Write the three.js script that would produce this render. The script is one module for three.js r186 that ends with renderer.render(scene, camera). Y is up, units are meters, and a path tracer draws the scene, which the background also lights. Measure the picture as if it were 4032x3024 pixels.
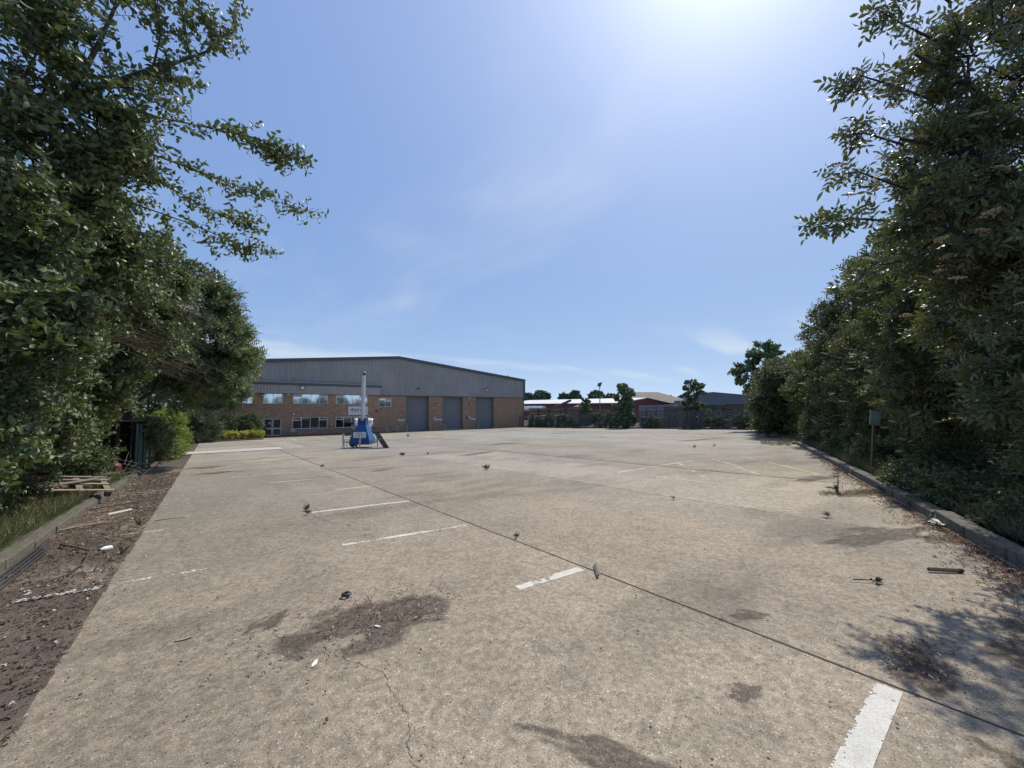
import * as THREE from 'three';
import { mergeGeometries } from 'three/addons/utils/BufferGeometryUtils.js';
import { RoundedBoxGeometry } from 'three/addons/geometries/RoundedBoxGeometry.js';

// ---------------------------------------------------------------- camera, sky, sun, exposure
// x runs along the warehouse front, -z away from it towards the viewer's yard; the yard falls 3.45 % towards the warehouse.
const scene = new THREE.Scene();
const camera = new THREE.PerspectiveCamera(89.33, 4 / 3, 0.05, 3000);
camera.position.set(0, 1.65, 0);
const YAW = 52.4 * Math.PI / 180, PITCH = Math.atan(91 / 1530);
camera.lookAt(Math.cos(YAW) * Math.cos(PITCH), 1.65 + Math.sin(PITCH), -Math.sin(YAW) * Math.cos(PITCH));
scene.add(camera);
const renderer = new THREE.WebGLRenderer({ antialias: true });
renderer.toneMapping = THREE.LinearToneMapping;
renderer.toneMappingExposure = 1.0;
renderer.shadowMap.enabled = true;
const SUN = new THREE.Vector3(0.57, 0.80, -0.19).normalize();
const sun = new THREE.DirectionalLight(new THREE.Color().setRGB(1, 0.945, 0.84), 4.8);
sun.position.copy(SUN).multiplyScalar(120).add(new THREE.Vector3(20, 0, -25));
sun.target.position.set(20, 0, -25);
sun.castShadow = true;
sun.shadow.mapSize.set(4096, 4096);
Object.assign(sun.shadow.camera, { left: -70, right: 70, top: 70, bottom: -70, near: 1, far: 300 });
scene.add(sun, sun.target);

// ---------------------------------------------------------------- random numbers and noise
function rng(seed) { let a = seed >>> 0; return () => { a = (a + 0x6D2B79F5) | 0; let t = Math.imul(a ^ (a >>> 15), 1 | a); t = (t + Math.imul(t ^ (t >>> 7), 61 | t)) ^ t; return ((t ^ (t >>> 14)) >>> 0) / 4294967296; }; }
function hash(x, y, s = 0) { let h = Math.imul(x, 374761393) + Math.imul(y, 668265263) + Math.imul(s, 1274126177); h = Math.imul(h ^ (h >>> 13), 1274126177); return ((h ^ (h >>> 16)) >>> 0) / 4294967296; }
function vnoise(x, y, s = 0, px = 0, py = 0) {
  const xi = Math.floor(x), yi = Math.floor(y); let fx = x - xi, fy = y - yi; fx = fx * fx * (3 - 2 * fx); fy = fy * fy * (3 - 2 * fy);
  const w = (i, p) => p ? ((i % p) + p) % p : i;
  const a = hash(w(xi, px), w(yi, py), s), b = hash(w(xi + 1, px), w(yi, py), s), c = hash(w(xi, px), w(yi + 1, py), s), d = hash(w(xi + 1, px), w(yi + 1, py), s);
  return a + (b - a) * fx + (c - a) * fy + (a - b - c + d) * fx * fy;
}
function fbm(x, y, o = 4, s = 0) { let v = 0, a = 0.5, t = 0; for (let i = 0; i < o; i++) { v += a * vnoise(x, y, s + i); t += a; a *= 0.5; x = x * 2.03 + 17.1; y = y * 2.03 + 9.7; } return v / t; }
const clamp = (x, a = 0, b = 1) => Math.min(b, Math.max(a, x));
const sstep = (a, b, x) => { const t = clamp((x - a) / (b - a)); return t * t * (3 - 2 * t); };

// ---------------------------------------------------------------- the sky: clear blue, paler to the horizon and round the sun, thin high cloud
{
  const W = 2048, H = 1024, data = new Float32Array(W * H * 4);
  for (let j = 0; j < H; j++) {
    const el = ((j + 0.5) / H - 0.5) * Math.PI, y = Math.sin(el), c = Math.cos(el);
    for (let i = 0; i < W; i++) {
      const az = ((i + 0.5) / W - 0.5) * 2 * Math.PI, x = Math.cos(az) * c, z = Math.sin(az) * c, o = (j * W + i) * 4;
      const h = Math.max(y, 0), t = Math.exp(-h * 3.1), hz = Math.exp(-h * 9);
      let r = 0.138 + 0.125 * t + 0.28 * hz, g = 0.252 + 0.235 * t + 0.22 * hz, b = 0.585 + 0.22 * t + 0.09 * hz;
      const cosg = clamp(x * SUN.x + y * SUN.y + z * SUN.z, -1, 1), ga = Math.acos(cosg);
      const glow = 0.8 * Math.exp(-ga / 0.28) + 1.2 * Math.exp(-ga / 0.10);
      const wide = 0.05 * (1 + cosg * cosg);
      r += glow + wide * 0.8; g += glow * 0.97 + wide * 0.9; b += glow * 0.88 + wide;
      if (y > 0.01) {                                                   // high wispy cloud
        const k = 1 / (y + 0.12), u = x * k, v = z * k;
        const warp = fbm(u * 0.9 + 3, v * 0.9, 3, 40);
        const n = fbm(u * 2.2 + warp * 1.6 + 7, v * 0.7 + warp * 1.2, 5, 50), n2 = fbm(u * 7 + 3, v * 2.6 + 5, 4, 61);
        const area = sstep(0.46, 0.75, fbm(u * 0.5 + 11, v * 0.5 + 2.3, 3, 72));
        const low = sstep(0.05, 0.09, y) * sstep(0.22, 0.12, y) * sstep(0.50, 0.72, fbm(u * 0.55 + 1.5, v * 1.5, 4, 81));
        const a = clamp(sstep(0.45, 0.85, n) * (0.35 + 0.9 * n2) * area * 0.36 + low * 0.42, 0, 0.5) * sstep(0.01, 0.06, y);
        const lum = 0.85 + 0.25 * Math.exp(-ga / 0.5);
        r += (lum * 0.95 - r) * a; g += (lum - g) * a; b += (lum * 1.03 - b) * a;
      }
      data[o] = r; data[o + 1] = g; data[o + 2] = b; data[o + 3] = 1;
    }
  }
  const tex = new THREE.DataTexture(data, W, H, THREE.RGBAFormat, THREE.FloatType);
  tex.mapping = THREE.EquirectangularReflectionMapping; tex.magFilter = THREE.LinearFilter; tex.minFilter = THREE.LinearFilter; tex.needsUpdate = true;
  scene.background = tex; scene.environment = tex;
}

// ---------------------------------------------------------------- helpers
const SLOPE = 0.0345;
const gy = (z) => SLOPE * clamp(z, -53.5, 14);                            // height of the ground
const V = (x, y, z) => new THREE.Vector3(x, y, z);
const taken = new Map();
function numbered(n) { const k = taken.get(n) ?? 0; taken.set(n, k + 1); return k ? `${n}_${String(k).padStart(3, '0')}` : n; }
function tag(o, label, category, group) { o.userData.label = label; o.userData.category = category; if (group) o.userData.group = group; return o; }
function shade(o) { o.traverse((m) => { if (m.isMesh) { m.castShadow = true; m.receiveShadow = true; } }); return o; }
function thing(name, label, category, [x, y, z] = [0, 0, 0], turn = 0, group) {
  const o = new THREE.Group(); o.name = numbered(name); o.position.set(x, y, z); o.rotation.y = turn; tag(o, label, category, group); scene.add(o); return o;
}
function struct(name, o = new THREE.Group()) { o.name = numbered(name); o.userData.kind = 'structure'; scene.add(o); return o; }
function part(parent, name, geometry, material) { const m = new THREE.Mesh(geometry, material); m.name = name; parent.add(m); return m; }
function sub(parent, name) { const g = new THREE.Group(); g.name = name; parent.add(g); return g; }
const col = (r, g, b) => new THREE.Color().setRGB(r, g, b);
function mat(r, g, b, roughness = 0.8, extra = {}) { return new THREE.MeshPhysicalMaterial({ color: col(r, g, b), roughness, side: THREE.DoubleSide, ...extra }); }
function box(w, h, d, x = 0, y = 0, z = 0) { return new THREE.BoxGeometry(w, h, d).translate(x, y, z); }          // x, y, z: centre
function rbox(w, h, d, r, x = 0, y = 0, z = 0) { return new RoundedBoxGeometry(w, h, d, 2, r).translate(x, y, z); }
function cyl(r0, r1, h, x = 0, y = 0, z = 0, n = 12) { return new THREE.CylinderGeometry(r1, r0, h, n).translate(x, y + h / 2, z); }   // stands on y
function bar(a, b, w, h = w) {                                            // a square bar from a to b
  const d = b.clone().sub(a), g = new THREE.BoxGeometry(w, d.length(), h);
  g.applyQuaternion(new THREE.Quaternion().setFromUnitVectors(V(0, 1, 0), d.clone().normalize()));
  return g.translate((a.x + b.x) / 2, (a.y + b.y) / 2, (a.z + b.z) / 2);
}
function stick(pts, r0, r1, n = 6) {                                      // a tapering round stick through points
  const pos = [], nor = [], uv = [], idx = [], N = pts.length; let up = V(0.31, 0.2, 0.93).normalize();
  for (let i = 0; i < N; i++) {
    const t = pts[Math.min(i + 1, N - 1)].clone().sub(pts[Math.max(i - 1, 0)]).normalize(); if (Math.abs(t.dot(up)) > 0.9) up = V(0.9, 0.1, 0.3).normalize();
    const a = t.clone().cross(up).normalize(), b = a.clone().cross(t), r = r0 + (r1 - r0) * i / (N - 1);
    for (let k = 0; k <= n; k++) { const q = k / n * 2 * Math.PI, v = a.clone().multiplyScalar(Math.cos(q)).addScaledVector(b, Math.sin(q)); pos.push(pts[i].x + v.x * r, pts[i].y + v.y * r, pts[i].z + v.z * r); nor.push(v.x, v.y, v.z); uv.push(k / n * 2 * Math.PI * r0, i * 0.3); }
  }
  for (let i = 0; i < N - 1; i++) for (let k = 0; k < n; k++) { const p = i * (n + 1) + k; idx.push(p, p + n + 1, p + 1, p + 1, p + n + 1, p + n + 2); }
  const g = new THREE.BufferGeometry(); g.setAttribute('position', new THREE.Float32BufferAttribute(pos, 3)); g.setAttribute('normal', new THREE.Float32BufferAttribute(nor, 3)); g.setAttribute('uv', new THREE.Float32BufferAttribute(uv, 2)); g.setIndex(idx); return g;
}
const plain = (g) => { const h = g.index ? g.toNonIndexed() : g; for (const k of Object.keys(h.attributes)) if (!['position', 'normal', 'uv'].includes(k)) h.deleteAttribute(k); if (!h.attributes.uv) h.setAttribute('uv', new THREE.Float32BufferAttribute(new Float32Array(h.attributes.position.count * 2), 2)); return h; };
const merge = (list) => mergeGeometries(list.map(plain));
function mesh3(pos, idx, uv) { const g = new THREE.BufferGeometry(); g.setAttribute('position', new THREE.Float32BufferAttribute(pos, 3)); g.setAttribute('uv', new THREE.Float32BufferAttribute(uv ?? new Float32Array(pos.length / 3 * 2), 2)); g.setIndex(idx); g.computeVertexNormals(); return g; }
function texture(w, h, fn, { srgb = true, repeat = true } = {}) {        // fn(i, j) -> [r, g, b, a] 0..1, linear when srgb
  const d = new Uint8Array(w * h * 4), e = (v) => srgb ? (v <= 0.0031308 ? 12.92 * v : 1.055 * Math.pow(v, 1 / 2.4) - 0.055) : v;
  for (let j = 0; j < h; j++) for (let i = 0; i < w; i++) { const c = fn(i, j), o = (j * w + i) * 4; d[o] = clamp(e(clamp(c[0]))) * 255; d[o + 1] = clamp(e(clamp(c[1]))) * 255; d[o + 2] = clamp(e(clamp(c[2]))) * 255; d[o + 3] = clamp(c[3] ?? 1) * 255; }
  return wrapTex(d, w, h, srgb, repeat);
}
function wrapTex(d, w, h, srgb, repeat = true) {
  const t = new THREE.DataTexture(d, w, h, THREE.RGBAFormat); t.magFilter = THREE.LinearFilter; t.minFilter = THREE.LinearMipmapLinearFilter; t.generateMipmaps = true;
  if (repeat) t.wrapS = t.wrapT = THREE.RepeatWrapping; if (srgb) t.colorSpace = THREE.SRGBColorSpace; t.needsUpdate = true; return t;
}
function tiled(t, metres, metresV = metres) { const c = t.clone(); c.repeat.set(1 / metres, 1 / metresV); c.needsUpdate = true; return c; }
function lettering(w, h, draw) { const c = document.createElement('canvas'); c.width = w; c.height = h; draw(c.getContext('2d'), w, h); const t = new THREE.CanvasTexture(c); t.colorSpace = THREE.SRGBColorSpace; return t; }

// ---------------------------------------------------------------- surfaces
// exposed-aggregate concrete, 4 m a tile
function aggregate(seed, base, stones, size = 2048) {
  const R = rng(seed), n = size * size, c = new Float32Array(n * 3), hgt = new Float32Array(n);
  for (let j = 0; j < size; j++) for (let i = 0; i < size; i++) {
    const o = j * size + i, f = 0.32 * vnoise(i / 5, j / 5, seed, size / 5 | 0, size / 5 | 0) + 0.46 * vnoise(i / 16, j / 16, seed + 1, size / 16, size / 16) + 0.22 * vnoise(i / 64, j / 64, seed + 2, size / 64, size / 64);
    const k = 0.46 + 0.92 * f + 0.24 * (hash(i, j, seed) - 0.5); for (let q = 0; q < 3; q++) c[o * 3 + q] = base[q] * k; hgt[o] = 0.35 + 0.3 * f;
  }
  for (let s = 0; s < stones; s++) {
    const x = R() * size, y = R() * size, big = R(), r = 0.7 + 1.7 * big * big * big + (R() < 0.006 ? 1.8 : 0), q = R(), th = R() * Math.PI, st = 0.55 + 0.45 * R();
    let k = q < 0.40 ? 0.34 + 0.3 * R() : q < 0.70 ? 0.75 + 0.4 * R() : 1.35 + 0.65 * R(); if (R() < 0.014) k = 2.6; if (R() < 0.03) k = 0.2;
    const near = 0.7 + 0.6 * vnoise(x / 16, y / 16, seed + 1, size / 16, size / 16); k *= near; const warm = (R() - 0.5) * 0.24, cs = Math.cos(th), sn = Math.sin(th);
    for (let dy = -Math.ceil(r); dy <= r; dy++) for (let dx = -Math.ceil(r); dx <= r; dx++) {
      const a = (dx * cs + dy * sn) / r, b = (-dx * sn + dy * cs) / (r * st); if (a * a + b * b > 1) continue;
      const o = (((Math.floor(y) + dy) + size) % size) * size + ((Math.floor(x) + dx) + size) % size;
      c[o * 3] = base[0] * k * (1 + warm); c[o * 3 + 1] = base[1] * k; c[o * 3 + 2] = base[2] * k * (1 - warm * 0.8); hgt[o] = 0.55 + 0.4 * (1 - a * a - b * b);
    }
  }
  const d = new Uint8Array(n * 4), h = new Uint8Array(n * 4), e = (v) => 255 * clamp(v <= 0.0031308 ? 12.92 * v : 1.055 * Math.pow(v, 1 / 2.4) - 0.055);
  for (let o = 0; o < n; o++) { for (let q = 0; q < 3; q++) { d[o * 4 + q] = e(c[o * 3 + q]); h[o * 4 + q] = 255 * clamp(hgt[o]); } d[o * 4 + 3] = h[o * 4 + 3] = 255; }
  return [wrapTex(d, size, size, true), wrapTex(h, size, size, false)];
}
const [concMap, concBump] = aggregate(11, [0.254, 0.220, 0.169], 330000);
const concrete = mat(1, 1, 1, 0.88, { map: tiled(concMap, 4), bumpMap: tiled(concBump, 4), bumpScale: 0.004, vertexColors: true });
const soilTex = texture(1024, 1024, (i, j) => { const n = vnoise(i / 4, j / 4, 3, 256, 256), m = vnoise(i / 22, j / 22, 5, 1024 / 22 | 0, 1024 / 22 | 0), q = hash(i >> 1, j >> 1, 9), s = vnoise(i / 3, j / 14, 21, 341, 73); const k = 0.45 + 0.5 * n + 0.35 * m + (q > 0.985 ? 1.6 : 0) + (s > 0.8 ? 0.5 : 0); return [0.076 * k, 0.060 * k, 0.045 * k]; });
const soil = mat(1, 1, 1, 1, { map: tiled(soilTex, 1.6), bumpMap: tiled(soilTex, 1.6), bumpScale: 0.02, vertexColors: true });
const kerbTex = texture(512, 512, (i, j) => { const n = vnoise(i / 3, j / 3, 31, 170, 170), m = vnoise(i / 40, j / 40, 33, 12, 12), l = sstep(0.62, 0.8, vnoise(i / 14, j / 14, 37, 36, 36)); const k = 0.6 + 0.5 * n + 0.35 * m; return [0.112 * k * (1 - 0.35 * l), 0.098 * k * (1 - 0.28 * l), 0.078 * k * (1 - 0.45 * l)]; });
const kerbMat = mat(1, 1, 1, 0.95, { map: tiled(kerbTex, 0.9), bumpMap: tiled(kerbTex, 0.9), bumpScale: 0.006 });
const wornTex = texture(512, 512, (i, j) => { const n = hash(i, j, 3), m = vnoise(i / 3, j / 3, 5, 170, 170), b = vnoise(i / 40, j / 40, 6, 12, 12), k = (n > 0.9 ? 0.5 : 0.82 + 0.2 * m) * (0.86 + 0.2 * b); return [0.56 * k, 0.535 * k, 0.475 * k]; });
const worn = (r, g, b) => mat(r, g, b, 0.85, { map: tiled(wornTex, 1.2), bumpMap: tiled(concBump, 4), bumpScale: 0.003 });
const paintMats = [worn(1.08, 1.08, 1.06), worn(0.88, 0.87, 0.84)], yellowMats = [worn(0.95, 0.85, 0.56), worn(0.86, 0.81, 0.68)];

// ---------------------------------------------------------------- ground
{
  const pos = [], idx = [], c = [], uv = [], xs = [], zs = [];
  for (const e of [-900, -500, -250, -120, -60, -30]) xs.push(e); for (let x = -20; x <= 60; x += 2.5) xs.push(x); for (const e of [75, 100, 140, 200, 300, 500, 900]) xs.push(e);
  for (const e of [-900, -500, -300, -200, -140, -100, -75]) zs.push(e); for (let z = -60; z <= 20; z += 2.5) zs.push(z); for (const e of [-53.5, 14, 30, 60, 120, 300, 700]) zs.push(e); zs.sort((a, b) => a - b);
  for (const z of zs) for (const x of xs) { pos.push(x, gy(z) - 0.035, z); uv.push(x, z); const k = 0.7 + 0.6 * fbm(x / 7, z / 7, 3, 4), gr = x > 43 || z < -55 ? 1 : 0; c.push(k * (1 + 0.9 * gr), k * (1 + 1.1 * gr), k * (1 + 1.2 * gr)); }
  for (let j = 0; j < zs.length - 1; j++) for (let i = 0; i < xs.length - 1; i++) { const p = j * xs.length + i; idx.push(p, p + xs.length, p + 1, p + 1, p + xs.length, p + xs.length + 1); }
  const g = mesh3(pos, idx, uv); g.setAttribute('color', new THREE.Float32BufferAttribute(c, 3));
  struct('ground', new THREE.Mesh(g, soil));
}
// the yard: strips of concrete cast side by side, open joints between them
const KA = V(5.2, 0, 0.52), KB = V(23.6, 0, -6.95);                      // the foot of the angled kerb
const kerbZ = (x) => KA.z + (x - KA.x) * (KB.z - KA.z) / (KB.x - KA.x);
const yard = struct('concrete_yard');
const XJ = [-0.80, 3.30, 7.38, 11.46, 15.54, 19.62, 23.70, 27.78, 31.86, 35.94, 41.6], ZJ = [6.5, -17.4, -35.6, -52.6];
const slabDip = (i, j) => (hash(i, j, 777) - 0.5) * 0.012;
function slabTop(x, z) { let i = 0, j = 0; while (i < 9 && x > XJ[i + 1]) i++; while (j < 2 && z < ZJ[j + 1]) j++; return gy(z) + slabDip(i, j) + 0.012 * (fbm(x / 2, z / 2, 2, 7) - 0.5); }
{
  const xj = XJ, zj = ZJ;
  const tint = (x, z) => {
    const a = fbm(x / 9, z / 9, 4, 90), b = fbm(x / 1.7, z / 1.7, 4, 95), s = fbm(x / 2.6 + 40, z / 0.9, 4, 99), w = fbm(x / 14 + 5, z / 14, 3, 93), f = fbm(x / 0.45, z / 0.45, 3, 97);
    const tr = sstep(0.56, 0.7, fbm(x * 0.35 + 3, z * 0.05 + x * 0.1, 3, 101)), pt = sstep(0.57, 0.63, fbm(x / 3.1 + 9, z / 3.1, 3, 103)); let k = 0.60 + 0.34 * a + 0.36 * b + 0.22 * f - 0.26 * sstep(0.60, 0.76, s) - 0.12 * tr + 0.08 * pt; const wm = (w - 0.5) * 0.22 + (x < 6 ? 0.03 : -0.02);
    return [k * (1 + wm), k, k * (1 - wm)];
  };
  for (let i = 0; i < xj.length - 1; i++) for (let j = 0; j < zj.length - 1; j++) {
    const R = rng(500 + i * 10 + j), dip = slabDip(i, j), tone = 0.89 + 0.2 * R(), gap = 0.0016;
    const x0 = xj[i] + gap, x1 = xj[i + 1] - gap, z0 = zj[j] - gap, z1 = zj[j + 1] + gap;
    const step = j === 0 ? (i < 3 ? 0.11 : 0.2) : 0.3, nx = Math.ceil((x1 - x0) / step), nz = Math.ceil((z0 - z1) / step), pos = [], c = [], uv = [], idx = [];
    const top = (x, z) => gy(z) + dip + 0.012 * (fbm(x / 2, z / 2, 2, 7) - 0.5);
    for (let b = 0; b <= nz; b++) for (let a = 0; a <= nx; a++) {
      let x = x0 + (x1 - x0) * a / nx, z = z0 + (z1 - z0) * b / nz;
      if (a === 0 || a === nx) x += (a ? 1 : -1) * -0.0035 * sstep(0.45, 0.7, fbm(z * 1.1, x, 3, 19));
      pos.push(x, top(x, z), z); uv.push(x, z); const t = tint(x, z); c.push(t[0] * tone, t[1] * tone, t[2] * tone);
    }
    for (let b = 0; b < nz; b++) for (let a = 0; a < nx; a++) { const p = b * (nx + 1) + a; const cx = x0 + (x1 - x0) * (a + 0.5) / nx, cz = z0 + (z1 - z0) * (b + 0.5) / nz; if (cx > 5.2 && cx < 41 && cz > kerbZ(cx) + 0.25) continue; idx.push(p, p + 1, p + nx + 1, p + 1, p + nx + 2, p + nx + 1); }
    const skirt = (list) => { for (let k = 0; k < list.length - 1; k++) { const p = list[k], q = list[k + 1], m = pos.length / 3; for (const [v, dy] of [[p, 0], [q, 0], [p, 0.06], [q, 0.06]]) { pos.push(pos[v * 3], pos[v * 3 + 1] - dy, pos[v * 3 + 2]); uv.push(uv[v * 2], uv[v * 2 + 1]); c.push(c[v * 3], c[v * 3 + 1], c[v * 3 + 2]); } idx.push(m, m + 1, m + 2, m + 1, m + 3, m + 2); } };
    skirt([...Array(nz + 1).keys()].map((b) => b * (nx + 1))); skirt([...Array(nz + 1).keys()].map((b) => b * (nx + 1) + nx));
    if (!idx.length) continue;
    const g = mesh3(pos, idx, uv); g.setAttribute('color', new THREE.Float32BufferAttribute(c, 3)); part(yard, 'concrete_slab', g, concrete);
  }
}
// worn paint: a strip broken into small flakes; kept where a noise says the paint has lasted
const PAINT = 0.0028;
function paintLine(a, b, width, keep, material, { cell = 0.02, seed = 1, name = 'painted_line', lift = PAINT } = {}) {
  const [x0, z0] = a, [x1, z1] = b, L = Math.hypot(x1 - x0, z1 - z0), dx = (x1 - x0) / L, dz = (z1 - z0) / L, nl = Math.ceil(L / cell), nw = Math.max(2, Math.ceil(width / cell)), pos = [], idx = [], uvs = [];
  for (let i = 0; i < nl; i++) for (let j = 0; j < nw; j++) {
    const l = (i + 0.5) / nl * L, w = ((j + 0.5) / nw - 0.5) * width, edge = Math.abs(w) / (width / 2);
    const n = 0.42 * fbm(l * 3.1 + seed * 9.1, w * 5 + seed, 3, 120) + 0.34 * fbm(l * 22 + seed, w * 30, 2, 130) + 0.24 * vnoise(l * 90 + seed, w * 90, 140);
    if (n > keep(l / L) - (w > 0 ? 0.30 : 0.12) * edge * edge * edge) continue;
    const s = pos.length / 3, e = cell * 0.22;
    for (const [u, v] of [[0, 0], [1, 0], [1, 1], [0, 1]]) {
      const ll = (i + u) / nl * L + (hash(i + u, j + v, seed) - 0.5) * e, ww = ((j + v) / nw - 0.5) * width + (hash(i + u, j + v, seed + 7) - 0.5) * e, x = x0 + dx * ll - dz * ww, z = z0 + dz * ll + dx * ww; pos.push(x, (x > -0.8 ? slabTop(x, z) : gy(z)) + lift, z); uvs.push(x, z);
    }
    idx.push(s, s + 2, s + 1, s, s + 3, s + 2);
  }
  if (idx.length) part(yard, name, mesh3(pos, idx, uvs), material);
}
// parking bays: lines 2.4 m apart, ending at the joint
paintLine([3.27, -0.55], [2.05, -0.55], 0.125, () => 0.74, paintMats[0], { cell: 0.008, seed: 3 });
paintLine([3.24, -2.98], [2.42, -3.06], 0.115, (t) => 0.78 - 0.12 * t, paintMats[0], { cell: 0.009, seed: 5 });
paintLine([3.21, -5.33], [1.45, -5.62], 0.095, (t) => 0.62 - 0.05 * t, paintMats[0], { cell: 0.014, seed: 8 });
paintLine([3.27, -7.70], [1.52, -8.00], 0.10, () => 0.76, paintMats[0], { cell: 0.015, seed: 12 });
paintLine([3.28, -10.09], [2.45, -10.22], 0.10, () => 0.62, paintMats[0], { cell: 0.02, seed: 15 });
paintLine([1.1, -7.9], [0.6, -7.95], 0.09, () => 0.42, paintMats[0], { cell: 0.02, seed: 16 });
paintLine([3.28, -12.45], [1.25, -12.75], 0.09, () => 0.55, paintMats[0], { cell: 0.02, seed: 17 });
paintLine([2.35, -14.6], [0.55, -15.0], 0.09, () => 0.56, paintMats[0], { cell: 0.025, seed: 18 });
paintLine([2.4, -16.9], [0.4, -17.2], 0.09, () => 0.55, paintMats[0], { cell: 0.03, seed: 19 });
paintLine([3.0, -18.5], [0.4, -19.4], 0.09, () => 0.54, paintMats[1], { cell: 0.03, seed: 20 });
paintLine([2.9, -22.6], [-0.6, -22.4], 0.09, () => 0.54, paintMats[0], { cell: 0.03, seed: 21 });
paintLine([-0.66, -5.86], [-0.46, -5.84], 0.07, () => 0.56, paintMats[0], { cell: 0.014, seed: 22 });
paintLine([-0.42, -5.82], [0.02, -5.77], 0.07, () => 0.52, paintMats[0], { cell: 0.014, seed: 23 });
paintLine([-0.78, -8.38], [-0.55, -8.35], 0.07, () => 0.62, paintMats[0], { cell: 0.02, seed: 25 });
paintLine([-0.78, -10.95], [-0.53, -10.89], 0.07, () => 0.6, paintMats[0], { cell: 0.02, seed: 26 });
paintLine([-0.38, -10.80], [-0.15, -10.71], 0.06, () => 0.56, paintMats[0], { cell: 0.02, seed: 27 });
// the yellow hatched box by the angled kerb
const Y = (pts, w, keep, m, seed) => { for (let i = 0; i + 1 < pts.length; i++) paintLine(pts[i], pts[i + 1], w, () => keep, m, { cell: 0.025, seed: seed + i, name: 'yellow_marking' }); };
Y([[9.38, -7.2], [13.52, -7.11]], 0.10, 0.62, paintMats[1], 31);
Y([[9.42, -7.12], [9.52, -5.89], [9.52, -4.9], [9.58, -3.96], [9.64, -3.15], [9.72, -2.55]], 0.10, 0.55, yellowMats[1], 34);
Y([[10.52, -6.95], [12.26, -5.37], [13.29, -4.46], [14.1, -3.41]], 0.09, 0.49, yellowMats[1], 41);
Y([[9.49, -5.97], [10.41, -5.2], [11.27, -4.49], [11.9, -3.84], [12.58, -3.25]], 0.09, 0.48, yellowMats[1], 45);
Y([[10.85, -3.17], [11.4, -2.54]], 0.09, 0.5, yellowMats[1], 50);
Y([[12.51, -7.06], [11.29, -5.96], [9.92, -4.82]], 0.10, 0.52, yellowMats[0], 52);
Y([[14.49, -6.89], [13.21, -5.58], [12.34, -4.93], [10.55, -3.38], [10.0, -2.96], [9.73, -2.64]], 0.10, 0.52, yellowMats[0], 55);
Y([[16.26, -6.75], [15.37, -5.88], [15.18, -5.42]], 0.10, 0.56, yellowMats[1], 61);
Y([[14.61, -5.13], [13.58, -4.06], [12.58, -3.25], [12.04, -2.68]], 0.10, 0.58, yellowMats[0], 64);
Y([[16.96, -6.78], [17.34, -5.71]], 0.09, 0.55, paintMats[1], 68);
Y([[32.94, -20.82], [29.22, -17.69]], 0.14, 0.56, yellowMats[0], 70);
Y([[27.65, -17.58], [32.31, -18.42]], 0.14, 0.5, yellowMats[0], 72);
Y([[28.14, -15.48], [32.43, -16.46]], 0.14, 0.53, yellowMats[0], 74);
Y([[19.57, -13.68], [21.58, -13.65]], 0.12, 0.58, paintMats[1], 76);
Y([[6.5, -46.0], [6.3, -41.2]], 0.11, 0.7, paintMats[0], 80);
Y([[9.1, -46.5], [8.9, -41]], 0.11, 0.7, paintMats[0], 82);
for (let k = 0; k < 9; k++) paintLine([3.95, -29 - k * 1.15], [5.15, -29 - k * 1.15], 0.62, () => 0.60, paintMats[1], { cell: 0.06, seed: 84 + k, name: 'walkway_bar' });
{ // the pale walkway across the end of the bays
  const g = new THREE.PlaneGeometry(5.5, 2.6, 22, 10).rotateX(-Math.PI / 2), p = g.attributes.position, c = [];
  for (let i = 0; i < p.count; i++) { p.setXYZ(i, p.getX(i) + 0.9, gy(p.getZ(i) - 29.3) + 0.02, p.getZ(i) - 29.3); const k = 1.5 + 0.4 * fbm(p.getX(i), p.getZ(i), 3, 141); c.push(k * 0.98, k * 1.06, k * 1.2); g.attributes.uv.setXY(i, p.getX(i), p.getZ(i)); }
  g.setAttribute('color', new THREE.Float32BufferAttribute(c, 3)); g.computeVertexNormals(); part(yard, 'pale_walkway', g, concrete);
}
// stains: spilt oil and wet dirt, ragged outlines
function stainTex(seed, tone, cut = 0.5, spread = 0.9) {
  return texture(256, 256, (i, j) => {
    const u = i / 128 - 1, v = j / 128 - 1, r = Math.hypot(u, v), n = fbm(u * 2.2 + seed, v * 2.2, 5, seed), m = fbm(u * 11, v * 11 + seed, 3, seed + 5), gr = hash(i, j, seed);
    const h2 = fbm(u * 6 + seed, v * 6, 3, seed + 9), val = n * 0.9 + 0.5 * (spread - r) * 0.9 + 0.22 * (h2 - 0.5), ring = sstep(cut - 0.10, cut - 0.02, val) * sstep(cut + 0.08, cut, val) * 0.3; const a = (sstep(cut - 0.01, cut + 0.07, val) * (0.35 + 0.9 * m) + ring) * (gr > 0.66 ? 0.25 : 1) * sstep(1, 0.85, r); const k = 0.7 + 0.5 * gr;
    return [tone[0] * k, tone[1] * k, tone[2] * k, clamp(a * 0.72)];
  }, { repeat: false });
}
const stainMats = [stainTex(3, [0.055, 0.042, 0.033]), stainTex(8, [0.06, 0.046, 0.036], 0.56), stainTex(14, [0.075, 0.06, 0.048], 0.6), stainTex(23, [0.085, 0.048, 0.026], 0.58)].map((t) => mat(1, 1, 1, 0.95, { map: t, transparent: true }));
function stain(x, z, w, d, turn, k, name = 'dark_stain', lift = 0.0035) {
  const g = new THREE.PlaneGeometry(w, d, 14, 14).rotateX(-Math.PI / 2).rotateY(turn), p = g.attributes.position; for (let i = 0; i < p.count; i++) p.setY(i, slabTop(p.getX(i) + x, p.getZ(i) + z) + lift);
  g.translate(x, 0, z); part(yard, name, g, stainMats[k]);
}
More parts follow.
